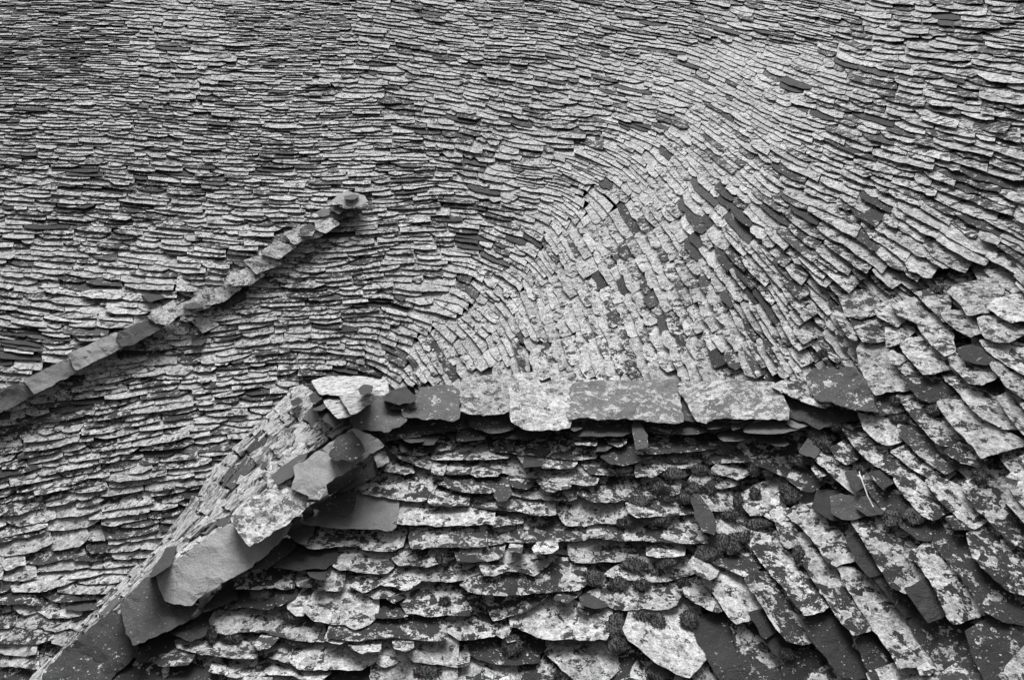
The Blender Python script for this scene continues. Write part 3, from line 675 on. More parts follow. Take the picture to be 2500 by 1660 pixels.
MOSS = 'A 1855,800,60,35 A 1555,760,35,30 A 925,570,35,22 B 100,800,40,30 B 1200,1130,60,42 B 1265,1160,45,25 B 1030,1270,100,48 B 1460,1240,70,40 B 1290,1250,65,25 B 1550,1150,70,40 B 1700,1150,50,40 B 1170,1440,120,48 B 940,1460,70,55 B 1380,860,90,35 B 1850,740,60,50 B 1350,1000,90,45 B 1600,960,70,40 F 565,1195,48,48 F 580,1480,110,40 F 860,1160,60,50 F 910,1210,80,50 F 1340,555,50,26 F 715,505,40,25 F 1200,690,60,50 F 1130,620,45,40 F 1260,760,50,35 F 270,780,70,35 F 550,960,45,50 F 690,1000,40,30 F 980,880,90,30 F 400,1260,40,60 F 330,1400,80,40 F 1560,970,50,35 E 390,580,80,65 E 1080,440,80,45 E 780,460,110,50 E 620,640,80,50 E 850,650,70,42 E 1720,290,60,50 E 1600,250,90,70 E 1480,340,100,60 E 1300,980,75,65 E 1000,1010,65,75 E 880,960,90,50 E 620,1220,80,60 E 600,1040,80,95 E 1010,1480,90,70 E 90,1540,60,50 E 1250,640,60,35 E 1780,200,90,40 E 700,60,80,40 E 380,880,60,45 D 700,400,50,50 D 730,820,40,45 D 1370,1230,80,80 C 540,750,80,55 C 260,1160,80,40 C 70,1120,40,60 C 850,960,90,50 C 900,1210,110,30 G 30,640,40,28 G 1090,1180,60,40 G 730,1090,45,35 G 770,1260,80,30 G 1130,20,50,30 H 520,580,50,35 H 880,360,35,35 H 30,190,30,35 H 400,590,50,40 I 560,210,25,40 I 500,750,30,25 D 570,1480,110,60 L 140,960,20,15'

DATA = []
def parse(block, has_sheet):
    for ln in block.strip().splitlines():
        parts = ln.split('|'); f = parts[0].split()
        sh = '2'
        if has_sheet: sh = f[0]; f = f[1:]
        ox, oy, sc = TILES[f[0]]
        cov, tone, lift, th = [float(q) for q in f[1:5]]
        poly = [tuple(float(c) for c in q.split(',')) for q in f[5:]]
        poly = [(ox + a / sc, oy + b / sc) for a, b in poly]
        name = parts[1] if len(parts) > 1 else 'roof_slate'
        label = parts[2] if len(parts) > 2 else None
        cx = sum(p[0] for p in poly) / len(poly); cy = sum(p[1] for p in poly) / len(poly)
        if sh == '2' and cx > 1990 and cy < 930: sh = '1'
        DATA.append(dict(sheet=sh, cover=cov / 9, tone=tone / 9, lift=lift / 100, th=th / 100, poly=poly, name=name, label=label, c=(cx, cy)))
parse(TRACED, False); parse(TRACED_1, True)

def area(P):
    return 0.5 * sum(P[i - 1][0] * P[i][1] - P[i][0] * P[i - 1][1] for i in range(len(P)))
def ccw(P):
    return P if area(P) < 0 else P[::-1]       # anticlockwise as seen (pixel y runs down)
def refine(P, step, amp, seed):
    """break straight outline runs into ragged ones"""
    out = []
    n = len(P)
    for i in range(n):
        a = np.array(P[i]); b = np.array(P[(i + 1) % n]); L = np.hypot(*(b - a))
        k = max(1, int(L / step)); nrm = np.array([-(b - a)[1], (b - a)[0]]) / max(L, 1e-6)
        for q in range(k):
            p = a + (b - a) * q / k
            v = noise.noise(Vector((p[0] * 0.045 + seed, p[1] * 0.045, 0))) * 1.0 + noise.noise(Vector((p[0] * 0.16 + seed, p[1] * 0.16, 3))) * 0.55
            f = 1.0 if q else 0.35
            out.append(tuple(p + nrm * v * amp * f))
    return out
def chaikin(P, f=0.16):
    out = []
    n = len(P)
    for i in range(n):
        a = np.array(P[i]); b = np.array(P[(i + 1) % n]); out += [tuple(a + (b - a) * f), tuple(b + (a - b) * f)]
    return out
def inset(P, r):
    n = len(P); out = []
    for i in range(n):
        a = np.array(P[i - 1]); b = np.array(P[i]); c = np.array(P[(i + 1) % n])
        d1 = b - a; d2 = c - b
        n1 = np.array([d1[1], -d1[0]]) / (np.hypot(*d1) + 1e-6); n2 = np.array([d2[1], -d2[0]]) / (np.hypot(*d2) + 1e-6)
        m = n1 + n2; l = np.hypot(*m)
        out.append(tuple(b - m / max(l, 0.5) * r))
    return out

def detailed_slate(D, under_head=True):
    """solid stone plate: relief top, ragged layered edge"""
    sh = D['sheet']; cx, cy = D['c']; seed = (cx * 7.13 + cy * 3.7) % 97.0
    g = plane_at(sh, cx, cy); gn = np.linalg.norm(g)
    S = S_1 if sh in '1h' else S_2
    th, gap, ln = field(S, cx, cy); th = float(th)
    dn = np.array([-math.sin(th), math.cos(th)])
    P = ccw(D['poly'])
    ext = [p[0] * dn[0] + p[1] * dn[1] for p in P]; lo, hi = min(ext), max(ext)
    span = max(hi - lo, 1.0)
    loose = D['name'] != 'roof_slate'
    if under_head and not loose and D['lift'] < 0.035:
        Q = []
        for p, e in zip(P, ext):
            q = (e - lo) / span
            k = max(0.0, 0.5 - q) * 2 * min(26.0, 0.35 * span + 8)
            Q.append((p[0] - dn[0] * k, p[1] - dn[1] * k))
        P = Q
        ext = [p[0] * dn[0] + p[1] * dn[1] for p in P]; lo, hi = min(ext), max(ext); span = max(hi - lo, 1.0)
    wl = g[0] * uv(cx, cy)[0] + g[1] * uv(cx, cy)[1] + g[2]
    ppm = F * wl                                   # pixels per metre here
    P = inset(P, (4.5 if D['name'] == 'ridge_slab' else 2.4) if ppm > 350 else 1.2)
    slab = D['name'] in ('hip_slab', 'ridge_slab')
    P = refine(chaikin(P, 0.03), 0.016 * ppm, (0.009 if slab else 0.006) * ppm, seed)
    ra = 1.7 if slab else 1.0
    rise = D.get('rise', 0.056)
    jx, jy = random.uniform(-.006, .006), random.uniform(-.006, .006)
    def hb(p):
        q = (p[0] * dn[0] + p[1] * dn[1] - lo) / span
        base = D['lift'] + (rise * q - 0.008 if not loose else 0.0 + 0.03 * q)
        return base + jx * (p[0] - cx) / 60 + jy * (p[1] - cy) / 60
    def rel(p):
        a = noise.fractal(Vector((p[0] / ppm * 9 + seed, p[1] / ppm * 9, seed)), 0.9, 2.1, 4)
        s = noise.noise(Vector((p[0] / ppm * 4.5, p[1] / ppm * 7 + seed, 5)))
        return ra * (0.006 * a + (0.004 if s > 0.08 else 0) + (0.004 if s > 0.3 else 0))
    r = 0.0055 * ppm
    ring_in = inset(P, r)
    # interior points on a jittered grid
    xs_ = [p[0] for p in P]; ys_ = [p[1] for p in P]
    st = max(0.024 * ppm, math.sqrt(abs(area(P)) / 140.0))
    pts = list(ring_in); nr = len(pts)
    inner2 = inset(P, r * 2.2)
    y = min(ys_)
    while y < max(ys_):
        x = min(xs_)
        while x < max(xs_):
            q = (x + random.uniform(-.3, .3) * st, y + random.uniform(-.3, .3) * st)
            if inside(inner2, *q): pts.append(q)
            x += st
        y += st
    res = geometry.delaunay_2d_cdt([Vector(q) for q in pts], [], [list(range(nr))], 1, 1e-4)
    tv, tf = res[0], res[2]
    if len(tf) == 0: return None
    V = []; A = []; Fc = []
    rid = random.random()
    cov, tone = D['cover'], D['tone']
    th_ = D['th'] * (1.0 if D.get('laid') else 1.15)
    for q in tv:
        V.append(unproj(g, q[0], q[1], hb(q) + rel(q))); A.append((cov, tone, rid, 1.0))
    # map of ring verts in output
    orig = res[3]
    ring_ids = [None] * nr
    for vi, ol in enumerate(orig):
        for o_ in ol:
            if o_ < nr: ring_ids[o_] = vi
    for f_ in tf: Fc.append(list(f_))
    if any(i is None for i in ring_ids): return None
    # side rings
    n = len(P)
    rings = [ring_ids]
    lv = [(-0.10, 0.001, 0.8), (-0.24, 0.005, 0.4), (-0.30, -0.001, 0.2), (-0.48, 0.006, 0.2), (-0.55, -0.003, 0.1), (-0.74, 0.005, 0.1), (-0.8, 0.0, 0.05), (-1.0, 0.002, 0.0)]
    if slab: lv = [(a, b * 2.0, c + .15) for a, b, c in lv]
    for dz, outw, al in lv:
        ids = []
        for i, q in enumerate(P):
            j = noise.noise(Vector((q[0] / ppm * 22, q[1] / ppm * 22 + seed, dz * 9))) * 0.0045
            oq = inset_cache(P, i, -(outw + j) * ppm)
            h = hb(q) + 0.6 * rel(q) + dz * th_ * (1 + 0.25 * noise.noise(Vector((q[0] * .02, q[1] * .02, seed + dz))))
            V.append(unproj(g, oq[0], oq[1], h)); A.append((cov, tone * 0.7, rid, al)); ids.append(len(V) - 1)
        rings.append(ids)
    for a, b in zip(rings[:-1], rings[1:]):
        for i in range(n):
            k = (i + 1) % n
            Fc.append([a[i], b[i], b[k], a[k]])
    Fc.append(rings[-1][::-1])
    V = np.array(V)
    o = mesh_obj(D['name'], V, Fc, M_SL, A, origin=V.mean(0))
    return o
def inset_cache(P, i, r):
    n = len(P)
    a = np.array(P[i - 1]); b = np.array(P[i]); c = np.array(P[(i + 1) % n])
    d = c - a; nn = np.array([d[1], -d[0]]) / (np.hypot(*d) + 1e-6)
    return b - nn * r

# ------------------------------------------------------------------ the laid courses
MASK = []
for D in DATA:
    P = D['poly']; MASK.append((min(p[0] for p in P), max(p[0] for p in P), min(p[1] for p in P), max(p[1] for p in P), P, D['sheet']))
def covered(x, y):
    for a, b, c, d, P, s in MASK:
        if a <= x <= b and c <= y <= d and inside(P, x, y): return True
    return False
# silhouette of the dormer front (sheet 2) seen from the camera
FRONT = [(960, 1040), (930, 1070), (820, 1150), (700, 1250), (620, 1350), (520, 1470), (450, 1580), (400, 1680), (350, 1900), (2000, 1900), (3000, 1900), (2500, 1470), (2200, 1200), (1990, 1040), (1900, 1030), (1000, 1035)]
BEHIND = [(950, 985), (790, 985), (722, 1050), (620, 1170), (500, 1310), (420, 1410), (322, 1510), (190, 1660), (0, 1900), (3000, 1900), (2500, 1440), (2200, 1180), (1990, 1020), (1900, 965)]

BIG_DARK = [(-60,80,380,140,.5),(1180,590,130,25,.5),(1100,640,120,22,.45),(1540,300,90,22,.5),(1560,620,0,0,0),(60,870,130,60,.6),(260,460,120,40,.4),(150,500,150,30,.35),(2050,180,90,20,.4),(1690,540,40,80,.7),(1730,490,60,40,.5),(1260,400,90,18,.4),(1800,730,60,60,.45),(1850,540,120,30,.4),(950,760,80,30,.5),(420,1460,110,60,.5),(2100,520,60,30,.4)]
def fanw(x, y):
    return math.exp(-((x - (1785 - .82 * y + 150)) / 300) ** 2) if y > 100 else 0
def laid_cover(x, y):
    fan = fanw(x, y)
    for bx, by, rx, ry, p in BIG_DARK:
        if rx and ((x - bx) / rx) ** 2 + ((y - by) / ry) ** 2 < 1:
            if random.random() < p * .6: return random.uniform(0.0, 0.3)
    r = random.random()
    if r < 0.03: return random.uniform(0.05, 0.38)
    if r < 0.2 - .12 * fan: return random.uniform(0.35, 0.6)
    return min(1.0, random.gauss(0.84 + .08 * fan, 0.10))

LAID = []
def lay(sheet, S, box, h):
    xs, ys, p = solve_phi(S, *box, h)
    gy_, gx_ = np.gradient(p, h)
    def gradat(x, y):
        i = int(np.clip((x - xs[0]) / h, 0, len(xs) - 1)); j = int(np.clip((y - ys[0]) / h, 0, len(ys) - 1))
        return gx_[j, i], gy_[j, i]
    for lev, line in contours(xs, ys, p * 4):
        rank = 0 if lev % 4 == 0 else 1 if lev % 2 == 0 else 2
        # orient so that downhill lies to the right of the walking direction (image y down)
        m = len(line) // 2
        gx, gy = gradat(*line[m]); d = line[min(m + 1, len(line) - 1)] - line[max(m - 1, 0)]
        if d[0] * gy - d[1] * gx < 0: line = line[::-1]
        seg = np.hypot(*np.diff(line, axis=0).T); cum = np.concatenate([[0], np.cumsum(seg)])
        tot = cum[-1]; s = -random.uniform(0, 60)
        def at(q, tot=tot, cum=cum, line=line):
            q = min(max(q, 0), tot); return np.array([np.interp(q, cum, line[:, 0]), np.interp(q, cum, line[:, 1])])
        while s < tot:
            p0 = at(s); th, gap, ln = field(S, p0[0], p0[1])
            gx, gy = gradat(*p0); gm = math.hypot(gx, gy)
            gap2 = min(max(1.0 / max(gm, 1e-5), 0.6 * float(gap)), 1.9 * float(gap))
            L = float(ln) * random.choice([0.45, 0.65, 0.8, 0.95, 1.05, 1.2, 1.35, 1.7]) * random.uniform(0.85, 1.15)
            c = at(s + L / 2); gc = gradat(*c); ratio = 1.0 / max(math.hypot(*gc), 1e-5) / float(gap)
            nsub = 0 if ratio < 1.18 else 1 if ratio < 2.36 else 2
            if rank <= nsub:
                LAID.append((sheet, s, L, at, c, gc, float(gap) * min(max(ratio / (2 ** nsub), 0.6), 1.7)))
            s += L
def emit(rec, lower):
    sheet, s, L, at, c, gr, gap = rec
    x, y = c
    gm = math.hypot(*gr)
    if gm < 1e-6: return None
    up = -np.array(gr) / gm
    g = plane_at(sheet, x, y)
    wl = float(SHEETS[sheet](x, y)); ppm = F * wl
    jit = random.gauss(0, 0.10) * gap; skew = random.gauss(0, 0.10) * L * 0.4
    gp = L * random.uniform(0.006, 0.04)
    body = gap * random.uniform(1.9, 2.3)
    k = 5
    ang = random.gauss(0, 0.022)
    butt = []
    for i in range(k):
        q = at(s + gp + (L - 2 * gp) * i / (k - 1))
        e = random.gauss(0, 0.07) * gap + jit + ang * (i / (k - 1) - .5) * L
        if i in (0, k - 1): e -= abs(random.gauss(0, 0.22)) * gap
        butt.append(q - up * e)
    head = [butt[-1] + up * body * .5 + (butt[-1] - butt[0]) / max(L, 1) * skew * .5, butt[-1] + up * body + (butt[-1] - butt[0]) / max(L, 1) * skew,
            butt[0] + up * body + (butt[-1] - butt[0]) / max(L, 1) * skew, butt[0] + up * body * .5 + (butt[-1] - butt[0]) / max(L, 1) * skew * .5]
    P = [tuple(q) for q in butt + head]
    fan = fanw(x, y)
    rise = random.uniform(0.050, 0.068) * (1 - .42 * fan)
    th = 0.55 * rise + 0.008
    if random.random() < 0.05: rise += 0.012
    cov = laid_cover(x, y)
    return dict(sheet=sheet, cover=cov, tone=random.choice([0.05, 0.1, 0.15, 0.25]), lift=-lower, th=th, rise=rise, poly=P, name='roof_slate', label=None, c=(x, y), g=g, ppm=ppm, up=up, body=body, laid=True)

def simple_slate(D, V, Fc, A):
    P = ccw(D['poly']); g = D['g']; up = D['up']; ppm = D['ppm']
    P = refine(P, max(10.0, 0.03 * ppm), 0.003 * ppm, (D['c'][0] * 3.1) % 50)
    n = len(P)
    pr = [-(p[0] * up[0] + p[1] * up[1]) for p in P]; lo, hi = min(pr), max(pr)
    q = (np.array(pr) - lo) / max(hi - lo, 1)
    tl = random.gauss(0, 0.004)
    xs_ = np.array([p[0] for p in P]); ys_ = np.array([p[1] for p in P])
    h = D['lift'] + D['rise'] * q - 0.006 + tl * (xs_ - D['c'][0]) / 30
    rid = random.random()
    b0 = len(V)
    R = np.array(inset(P, 0.0045 * ppm))
    def put(X, Y, H, al, tone):
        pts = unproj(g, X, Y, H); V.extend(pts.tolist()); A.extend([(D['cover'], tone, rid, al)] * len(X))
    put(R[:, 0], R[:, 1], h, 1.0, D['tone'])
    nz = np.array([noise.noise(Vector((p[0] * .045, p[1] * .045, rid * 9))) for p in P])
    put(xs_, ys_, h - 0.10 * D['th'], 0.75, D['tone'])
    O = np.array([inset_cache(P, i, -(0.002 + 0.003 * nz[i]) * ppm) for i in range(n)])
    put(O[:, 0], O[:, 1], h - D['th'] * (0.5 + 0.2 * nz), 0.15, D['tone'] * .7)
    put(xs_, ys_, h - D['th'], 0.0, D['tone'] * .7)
    Fc.append([b0 + i for i in range(n)])
    for r in range(3):
        for i in range(n):
            k = (i + 1) % n
            Fc.append([b0 + r * n + i, b0 + (r + 1) * n + i, b0 + (r + 1) * n + k, b0 + r * n + k])

lay('1', S_1, (-500, 3000, -260, 1900), 20)
n1 = len(LAID)
lay('2', S_2, (-100, 3000, 960, 1960), 20)
REST = []
for rec in LAID:
    x, y = rec[4]
    if rec[0] == '1':
        if inside(BEHIND, x, y): continue
    else:
        if not inside(FRONT, x, y): continue
    cv = covered(x, y)
    near_front = rec[0] == '2' or (x > 1960 and y > 690 and x < 2520 and y < 1660)
    low = 0.05 if (near_front and x < 2530 and y < 1680) else (0.03 if cv else 0.0)
    D = emit(rec, low)
    if D: D['cov_'] = cv; D['low'] = low; REST.append(D)
# the largest visible laid slates become objects of their own
# flank slates: strips running down the hip's hidden side
FLK = []
for row in range(7):
    s = 0.9 + random.uniform(0, .3)
    while s < 7.6:
        L = random.uniform(0.22, 0.6)
        t0 = row / 7.0 + random.uniform(-.04, .04); t1 = t0 + 0.22
        pts = [flank_pt(s + 0.02, max(0, t0)), flank_pt(s + L * .5, max(0, t0 + random.uniform(-.02, .02))), flank_pt(s + L * .98, max(0, t0)), flank_pt(s + L * .98, min(1, t1)), flank_pt(s + .02, min(1, t1))]
        FLK.append((row, pts)); s += L

print('laid', len(REST), 'flank', len(FLK), 'traced', len(DATA))
OBJS = []
for D in DATA:
    o = detailed_slate(D)
    if o is None: print('failed', D['c']); continue
    OBJS.append((o, D))
n_traced_slates = sum(1 for o, D in OBJS if D['name'] == 'roof_slate')
cand = [D for D in REST if 10 < D['c'][0] < 2490 and 10 < D['c'][1] < 1650 and not D['cov_'] and D['low'] == 0]
def vis_area(D): return abs(area(D['poly'])) * 0.5
cand.sort(key=vis_area, reverse=True)
pick = cand[:max(0, 300 - n_traced_slates)]
pset = set(id(D) for D in pick)
for D in pick:
    o = detailed_slate(D, under_head=False)
    if o is None: pset.discard(id(D)); continue
    OBJS.append((o, D))
V = []; Fc = []; A = []
for D in REST:
    if id(D) in pset: continue
    simple_slate(D, V, Fc, A)
# flank strips join the uncounted rest
def flank_plate(pts, row):
    P = np.array([(p[0], p[1]) for p in pts]); w = np.array([p[2] for p in pts])
    u, v = uv(P[:, 0], P[:, 1]); M = np.stack([u, v, np.ones(len(u))], 1)
    d = 1 / w
    X = CO + (u * d)[:, None] * CR + (v * d)[:, None] * CU + d[:, None] * CF
    nn = np.cross(X[2] - X[0], X[3] - X[0]); nn /= np.linalg.norm(nn)
    if nn @ (CO - X[0]) < 0: nn = -nn
    # subdivide the outline with ragged noise
    pts3 = []
    for i in range(len(X)):
        a, b = X[i], X[(i + 1) % len(X)]; k = max(1, int(np.linalg.norm(b - a) / 0.05))
        for q in range(k): pts3.append(a + (b - a) * q / k + RS.normal(0, 0.006, 3))
    X = np.array(pts3); n = len(X)
    lift = 0.012 + random.uniform(0, .014)
    cov = random.choice([0.85, 0.8, 0.75, 0.9, 0.88, 0.2, 0.6]); rid = random.random(); tn = random.choice([.1, .3, .45])
    b0 = len(V)
    V.extend((X + nn * lift).tolist()); A.extend([(cov, tn, rid, 1.0)] * n)
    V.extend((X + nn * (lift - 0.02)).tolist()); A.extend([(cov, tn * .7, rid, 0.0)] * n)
    f = [b0 + i for i in range(n)]
    e1 = X[1] - X[0]
    cr = sum(np.cross(X[i] - X[0], X[(i + 1) % n] - X[0]) for i in range(n))
    if cr @ nn < 0: f = f[::-1]
    Fc.append(f)
    for i in range(n): k = (i + 1) % n; Fc.append([b0 + i, b0 + k, b0 + n + k, b0 + n + i])
for row, pts in FLK: flank_plate(pts, row)
rest = mesh_obj('roof_slates', V, Fc, M_SL, A)
tag(rest, 'thousands of small overlapping lichened slates laid in sweeping courses over the far slopes', 'slates', kind='stuff')

# ------------------------------------------------------------------ bed under the slates
roof = bpy.data.objects.new('stone_roof', None); COL.objects.link(roof); roof.location = (0, 4, 9)
tag(roof, 'dark stone bed of the whole roof glimpsed in the gaps between slates', 'roof')
def bed(name, f, xs, ys, test, h):
    X, Y = np.meshgrid(xs, ys); w = f(X, Y); u, v = uv(X, Y)
    d = (1 + h * w) / w
    P = CO + (u * d)[..., None] * CR + (v * d)[..., None] * CU + d[..., None] * CF
    ny, nx = X.shape; Fq = []
    for j in range(ny - 1):
        for i in range(nx - 1):
            if test(X[j, i], Y[j, i]): Fq.append([j * nx + i, (j + 1) * nx + i, (j + 1) * nx + i + 1, j * nx + i + 1])
    o = mesh_obj(name, P.reshape(-1, 3), Fq, M_BED, smooth=True)
    o.parent = roof; o.matrix_parent_inverse = Matrix.Translation(-Vector(roof.location))
    return o
bed('main_slope_bed', sheet1, np.arange(-560, 3060, 25.0), np.arange(-300, 1960, 25.0), lambda x, y: True, 0.12)
bed('dormer_front_bed', sheet2, np.arange(-100, 3060, 12.0), np.arange(960, 1960, 12.0), lambda x, y: inside(FRONT, x, y), 0.22)
# flank and back of the dormer, closing it down to the main slope
def ribbon(name, rowsA, rowsB):
    P = []; Fq = []
    for a, b in zip(rowsA, rowsB):
        for t in np.linspace(0, 1, 5):
            w = a[2] + (b[2] - a[2]) * t; x = a[0] + (b[0] - a[0]) * t; y = a[1] + (b[1] - a[1]) * t
            u, v = uv(x, y); d = 1 / w
            P.append(CO + u * d * CR + v * d * CU + d * CF)
    for j in range(len(rowsA) - 1):
        for i in range(4): Fq.append([j * 5 + i, (j + 1) * 5 + i, (j + 1) * 5 + i + 1, j * 5 + i + 1])
    o = mesh_obj(name, P, Fq, M_BED, smooth=True)
    o.parent = roof; o.matrix_parent_inverse = Matrix.Translation(-Vector(roof.location))
ss = np.linspace(0, 8, 60)
ribbon('dormer_flank_bed', [flank_pt(s, 0.0)[:2] + (flank_pt(s, 0)[2] * .985,) for s in ss], [flank_pt(s, 1.0)[:2] + (flank_pt(s, 1)[2] * .985,) for s in ss])
bx = np.linspace(890, 2020, 40)
ribbon('dormer_back_bed', [(x, 985.0, float(sheet2(x, 985)) * .985) for x in bx], [(x, 985.0 + 60, float(sheet1(x, 1010)) * .97) for x in bx])

# ------------------------------------------------------------------ moss cushions
import bmesh
def moss(x, y, rx, ry, idx):
    sh = '1' if (x > 1990 and y < 930) else '2'
    g = plane_at(sh, x, y); wl = float(SHEETS[sh](x, y)); ppm = F * wl
    c = unproj(g, x, y, 0.046 if sh == '2' else 0.035); n = normal_of(g)
    ax = (unproj(g, x + rx, y, 0.0) - unproj(g, x, y, 0.0)); ay = unproj(g, x, y - ry, 0.0) - unproj(g, x, y, 0.0)
    hz = 0.17 * min(np.linalg.norm(ax), np.linalg.norm(ay)) + 0.006
    bm = bmesh.new(); bmesh.ops.create_icosphere(bm, subdivisions=3, radius=1.0)
    P = []
    for v in bm.verts:
        q = v.co.normalized()
        lump = 1 + 0.3 * noise.noise(q * 1.7 + Vector((idx, 0, 0))) + 0.13 * noise.noise(q * 4.5 + Vector((0, idx, 0))) + 0.09 * noise.noise(q * 13)
        tuft = 1 + 0.09 * noise.noise(q * 31 + Vector((idx, 1, 2)))
        s = lump * tuft
        P.append(c + ax * q.x * s + ay * q.y * s + n * hz * q.z * s - np.array([0, 0, .004]))
    Fq = [[v.index for v in f.verts] for f in bm.faces]; bm.free()
    # short shoots standing up all over the cushion
    dome = list(P); rs = np.random.RandomState(idx + 5)
    size = max(np.linalg.norm(ax), np.linalg.norm(ay))
    for q in range(int(260 + 9000 * size)):
        b = dome[rs.randint(len(dome))] + rs.normal(0, .0015, 3)
        dirn = (b - c) / max(size, 1e-4) * 0.8 + n * 0.9 + rs.normal(0, .35, 3); dirn /= np.linalg.norm(dirn)
        if (b - c) @ n < -0.3 * hz: continue
        L_ = rs.uniform(.004, .010); w_ = rs.uniform(.0012, .0026)
        t1 = np.cross(dirn, [0.3, 0.5, 0.8]); t1 /= np.linalg.norm(t1); t2 = np.cross(dirn, t1)
        k0 = len(P); P += [b + t1 * w_ - dirn * .002, b - t1 * w_ * .5 + t2 * w_ - dirn * .002, b - t1 * w_ * .5 - t2 * w_ - dirn * .002, b + dirn * L_]
        Fq += [[k0, k0 + 1, k0 + 3], [k0 + 1, k0 + 2, k0 + 3], [k0 + 2, k0, k0 + 3]]
    o = mesh_obj('moss_cushion', P, Fq, M_MOSS, smooth=False, origin=c)
    return o
MO = []
tk = MOSS.split()
for i in range(0, len(tk), 2):
    ox, oy, sc = TILES[tk[i]]; a, b, rx, ry = [float(q) for q in tk[i + 1].split(',')]
    x, y = ox + a / sc, oy + b / sc
    MO.append((moss(x, y, rx / sc * 1.15, ry / sc * 1.15, i), x, y, rx / sc))

# ------------------------------------------------------------------ dry straw
def straw():
    lines = [[(1562, 1012, .10), (1580, 1050, .11), (1610, 1130, .10), (1640, 1220, .09), (1695, 1322, .075)],
             [(1545, 1018, .085), (1568, 1040, .10), (1584, 1062, .108)], [(1606, 1020, .10), (1598, 1045, .105), (1582, 1058, .108)], [(1560, 985, .08), (1564, 1005, .10), (1572, 1030, .105)]]
    V = []; Fc = []
    for ln in lines:
        pts = []
        for a, b, h in ln:
            x, y = 1700 + a / 3.92, 900 + b / 3.92; g = plane_at('2', x, y); pts.append(unproj(g, x, y, h))
        cur = []
        for i in range(len(pts) - 1):
            for q in range(4): cur.append(pts[i] + (pts[i + 1] - pts[i]) * q / 4)
        cur.append(pts[-1]); cur = np.array(cur)
        r0 = 0.0036 if ln is lines[0] else 0.0022
        b0 = len(V); m = len(cur)
        for i, c in enumerate(cur):
            t = cur[min(i + 1, m - 1)] - cur[max(i - 1, 0)]; t /= np.linalg.norm(t)
            a = np.cross(t, [0, 0, 1.]); a /= np.linalg.norm(a); bb = np.cross(t, a); r = r0 * (1 - .4 * i / m)
            for k in range(6): V.append(c + r * (a * math.cos(k * PI / 3) + bb * math.sin(k * PI / 3)))
        for i in range(m - 1):
            for k in range(6): Fc.append([b0 + i * 6 + k, b0 + i * 6 + (k + 1) % 6, b0 + (i + 1) * 6 + (k + 1) % 6, b0 + (i + 1) * 6 + k])
        Fc.append([b0 + k for k in range(6)]); Fc.append([b0 + (m - 1) * 6 + k for k in range(6)][::-1])
    V = np.array(V)
    tag(mesh_obj('dry_straw', V, Fc, M_TWIG, smooth=True, origin=V.mean(0)), 'pale forked dry straw lying over dark slates on the right slope', 'straw')
straw()

# ------------------------------------------------------------------ names and labels
MARKS = [('the straw', 2115, 1190), ('the largest smooth hip slab', 620, 1390), ('the uppermost hip slab', 800, 1110), ('the plain grey slate by the hip', 880, 1240),
 ('the square pale ridge slab', 1195, 960), ('the longest ridge slab', 1525, 970), ('the skewed ridge slab', 1800, 965), ('the speckled end slab', 2060, 960),
 ('the dark leaning slate', 1715, 1245), ('the big pale five-sided slate', 1620, 1540), ('the clean dark rectangle', 2265, 1465),
 ('the pale cobble', 2190, 875), ('the bare scratched slate', 745, 1360), ('the lowest hip slab', 200, 1590), ('the bare ridge slabs', 200, 850),
 ('the lower right photo corner', 2500, 1660), ('the flank top corner', 710, 945), ('the lower left photo corner', 0, 1660), ('the thick dark boulder', 2385, 865)]
DIRS = ['right of', 'lower right of', 'below', 'lower left of', 'left of', 'upper left of', 'above', 'upper right of']
ORD = ['nearest', 'second', 'third', 'fourth', 'fifth', 'sixth', 'seventh', 'eighth', 'ninth', 'tenth', 'eleventh', 'twelfth', 'thirteenth', 'fourteenth', 'fifteenth', 'sixteenth', 'seventeenth', 'eighteenth', 'nineteenth', 'twentieth']
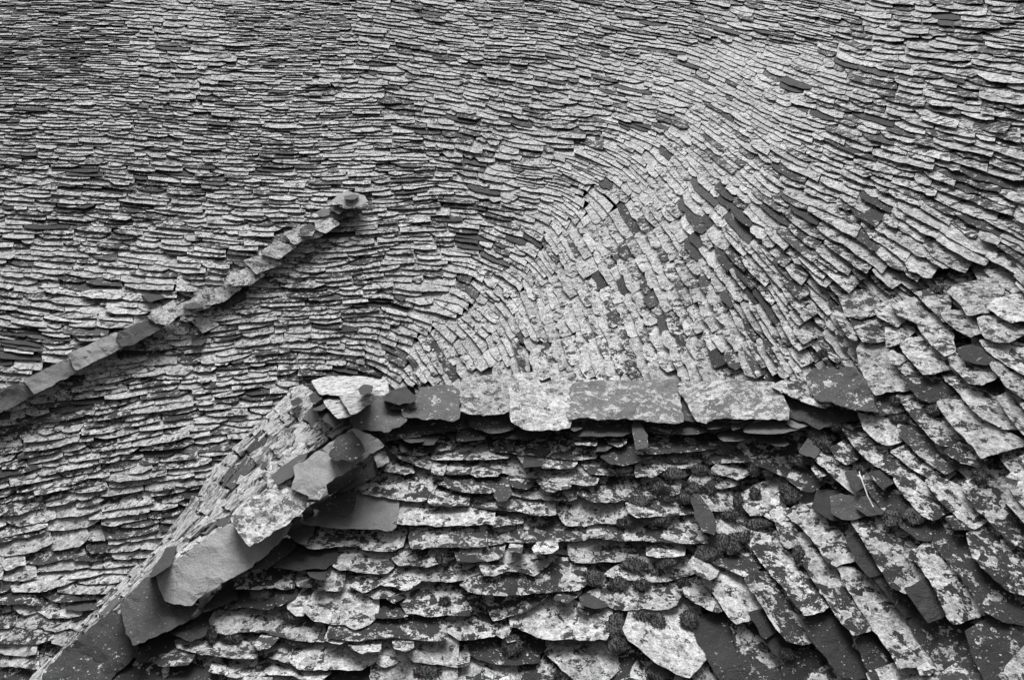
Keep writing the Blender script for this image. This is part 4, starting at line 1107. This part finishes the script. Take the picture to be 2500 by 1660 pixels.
def look(D):
    c = D['cover']; P = D['poly']; a = abs(area(P)); x0 = max(p[0] for p in P) - min(p[0] for p in P); y0 = max(p[1] for p in P) - min(p[1] for p in P)
    tone = 'bare dark' if c < .17 and D['tone'] < .4 else 'bare grey' if c < .17 else 'dark speckled' if c < .4 else 'half lichened' if c < .6 else 'lichen-patched' if c < .74 else 'pale lichened' if c < .86 else 'whitish crusted'
    size = 'small' if a < 2500 else 'large' if a > 11000 else ''
    r = x0 / max(y0, 1); shape = 'long' if (r > 2.6 or r < .5) else 'squarish' if .75 < r < 1.5 else ''
    return ' '.join(q for q in (size, shape, tone) if q)
def place_labels(items, noun):
    bk = {}
    for o, D in items:
        x, y = D['c']
        best = min(MARKS, key=lambda m: (m[1] - x) ** 2 + (m[2] - y) ** 2)
        a = math.degrees(math.atan2(y - best[2], x - best[1])) % 360
        k = (best[0], DIRS[int((a + 22.5) // 45) % 8])
        bk.setdefault(k, []).append((math.hypot(x - best[1], y - best[2]), o, D))
    for (m, d), L in bk.items():
        L.sort(key=lambda q: q[0])
        for i, (r, o, D) in enumerate(L):
            pos = 'nearest' if len(L) > 1 and i == 0 else (ORD[i] + ' nearest' if i else 'lone one')
            pos = {'lone one': 'only such'}.get(pos, pos)
            dd = d.replace(' of', '')
            o['label'] = f"{D['look']} {noun}, {ORD[i] if i else 'first'} {dd + ' of' if dd not in ('above', 'below') else 'straight ' + dd} {m}"
CATS = {'roof_slate': 'slate', 'ridge_slab': 'ridge slab', 'hip_slab': 'hip slab', 'loose_stone': 'stone'}
GRP = {'roof_slate': 'roof slates nearest the viewer', 'ridge_slab': 'slabs capping the ridges', 'hip_slab': 'slabs capping the hip', 'loose_stone': 'loose stones lying on the roof'}
auto = []
for o, D in OBJS:
    o['category'] = CATS[D['name']]; o['group'] = GRP[D['name']]
    if D['label']: o['label'] = D['label']
    else: D['look'] = look(D); auto.append((o, D))
place_labels(auto, 'slate')
mm = [(o, dict(c=(x, y), look=('tiny' if r < 12 else 'small' if r < 18 else 'broad') + ' dark')) for o, x, y, r in MO]
for o, D in mm: o['category'] = 'moss'; o['group'] = 'moss cushions growing between the slates'
place_labels(mm, 'moss cushion')
for o in SC.objects:
    if 'label' in o and len(o['label'].replace('-', ' ').split()) > 16:
        o['label'] = o['label'].replace(' squarish', '').replace('small ', '').replace('long ', '').replace('the big ', 'the ').replace('the largest ', 'the ')
print('objects', len(SC.objects))
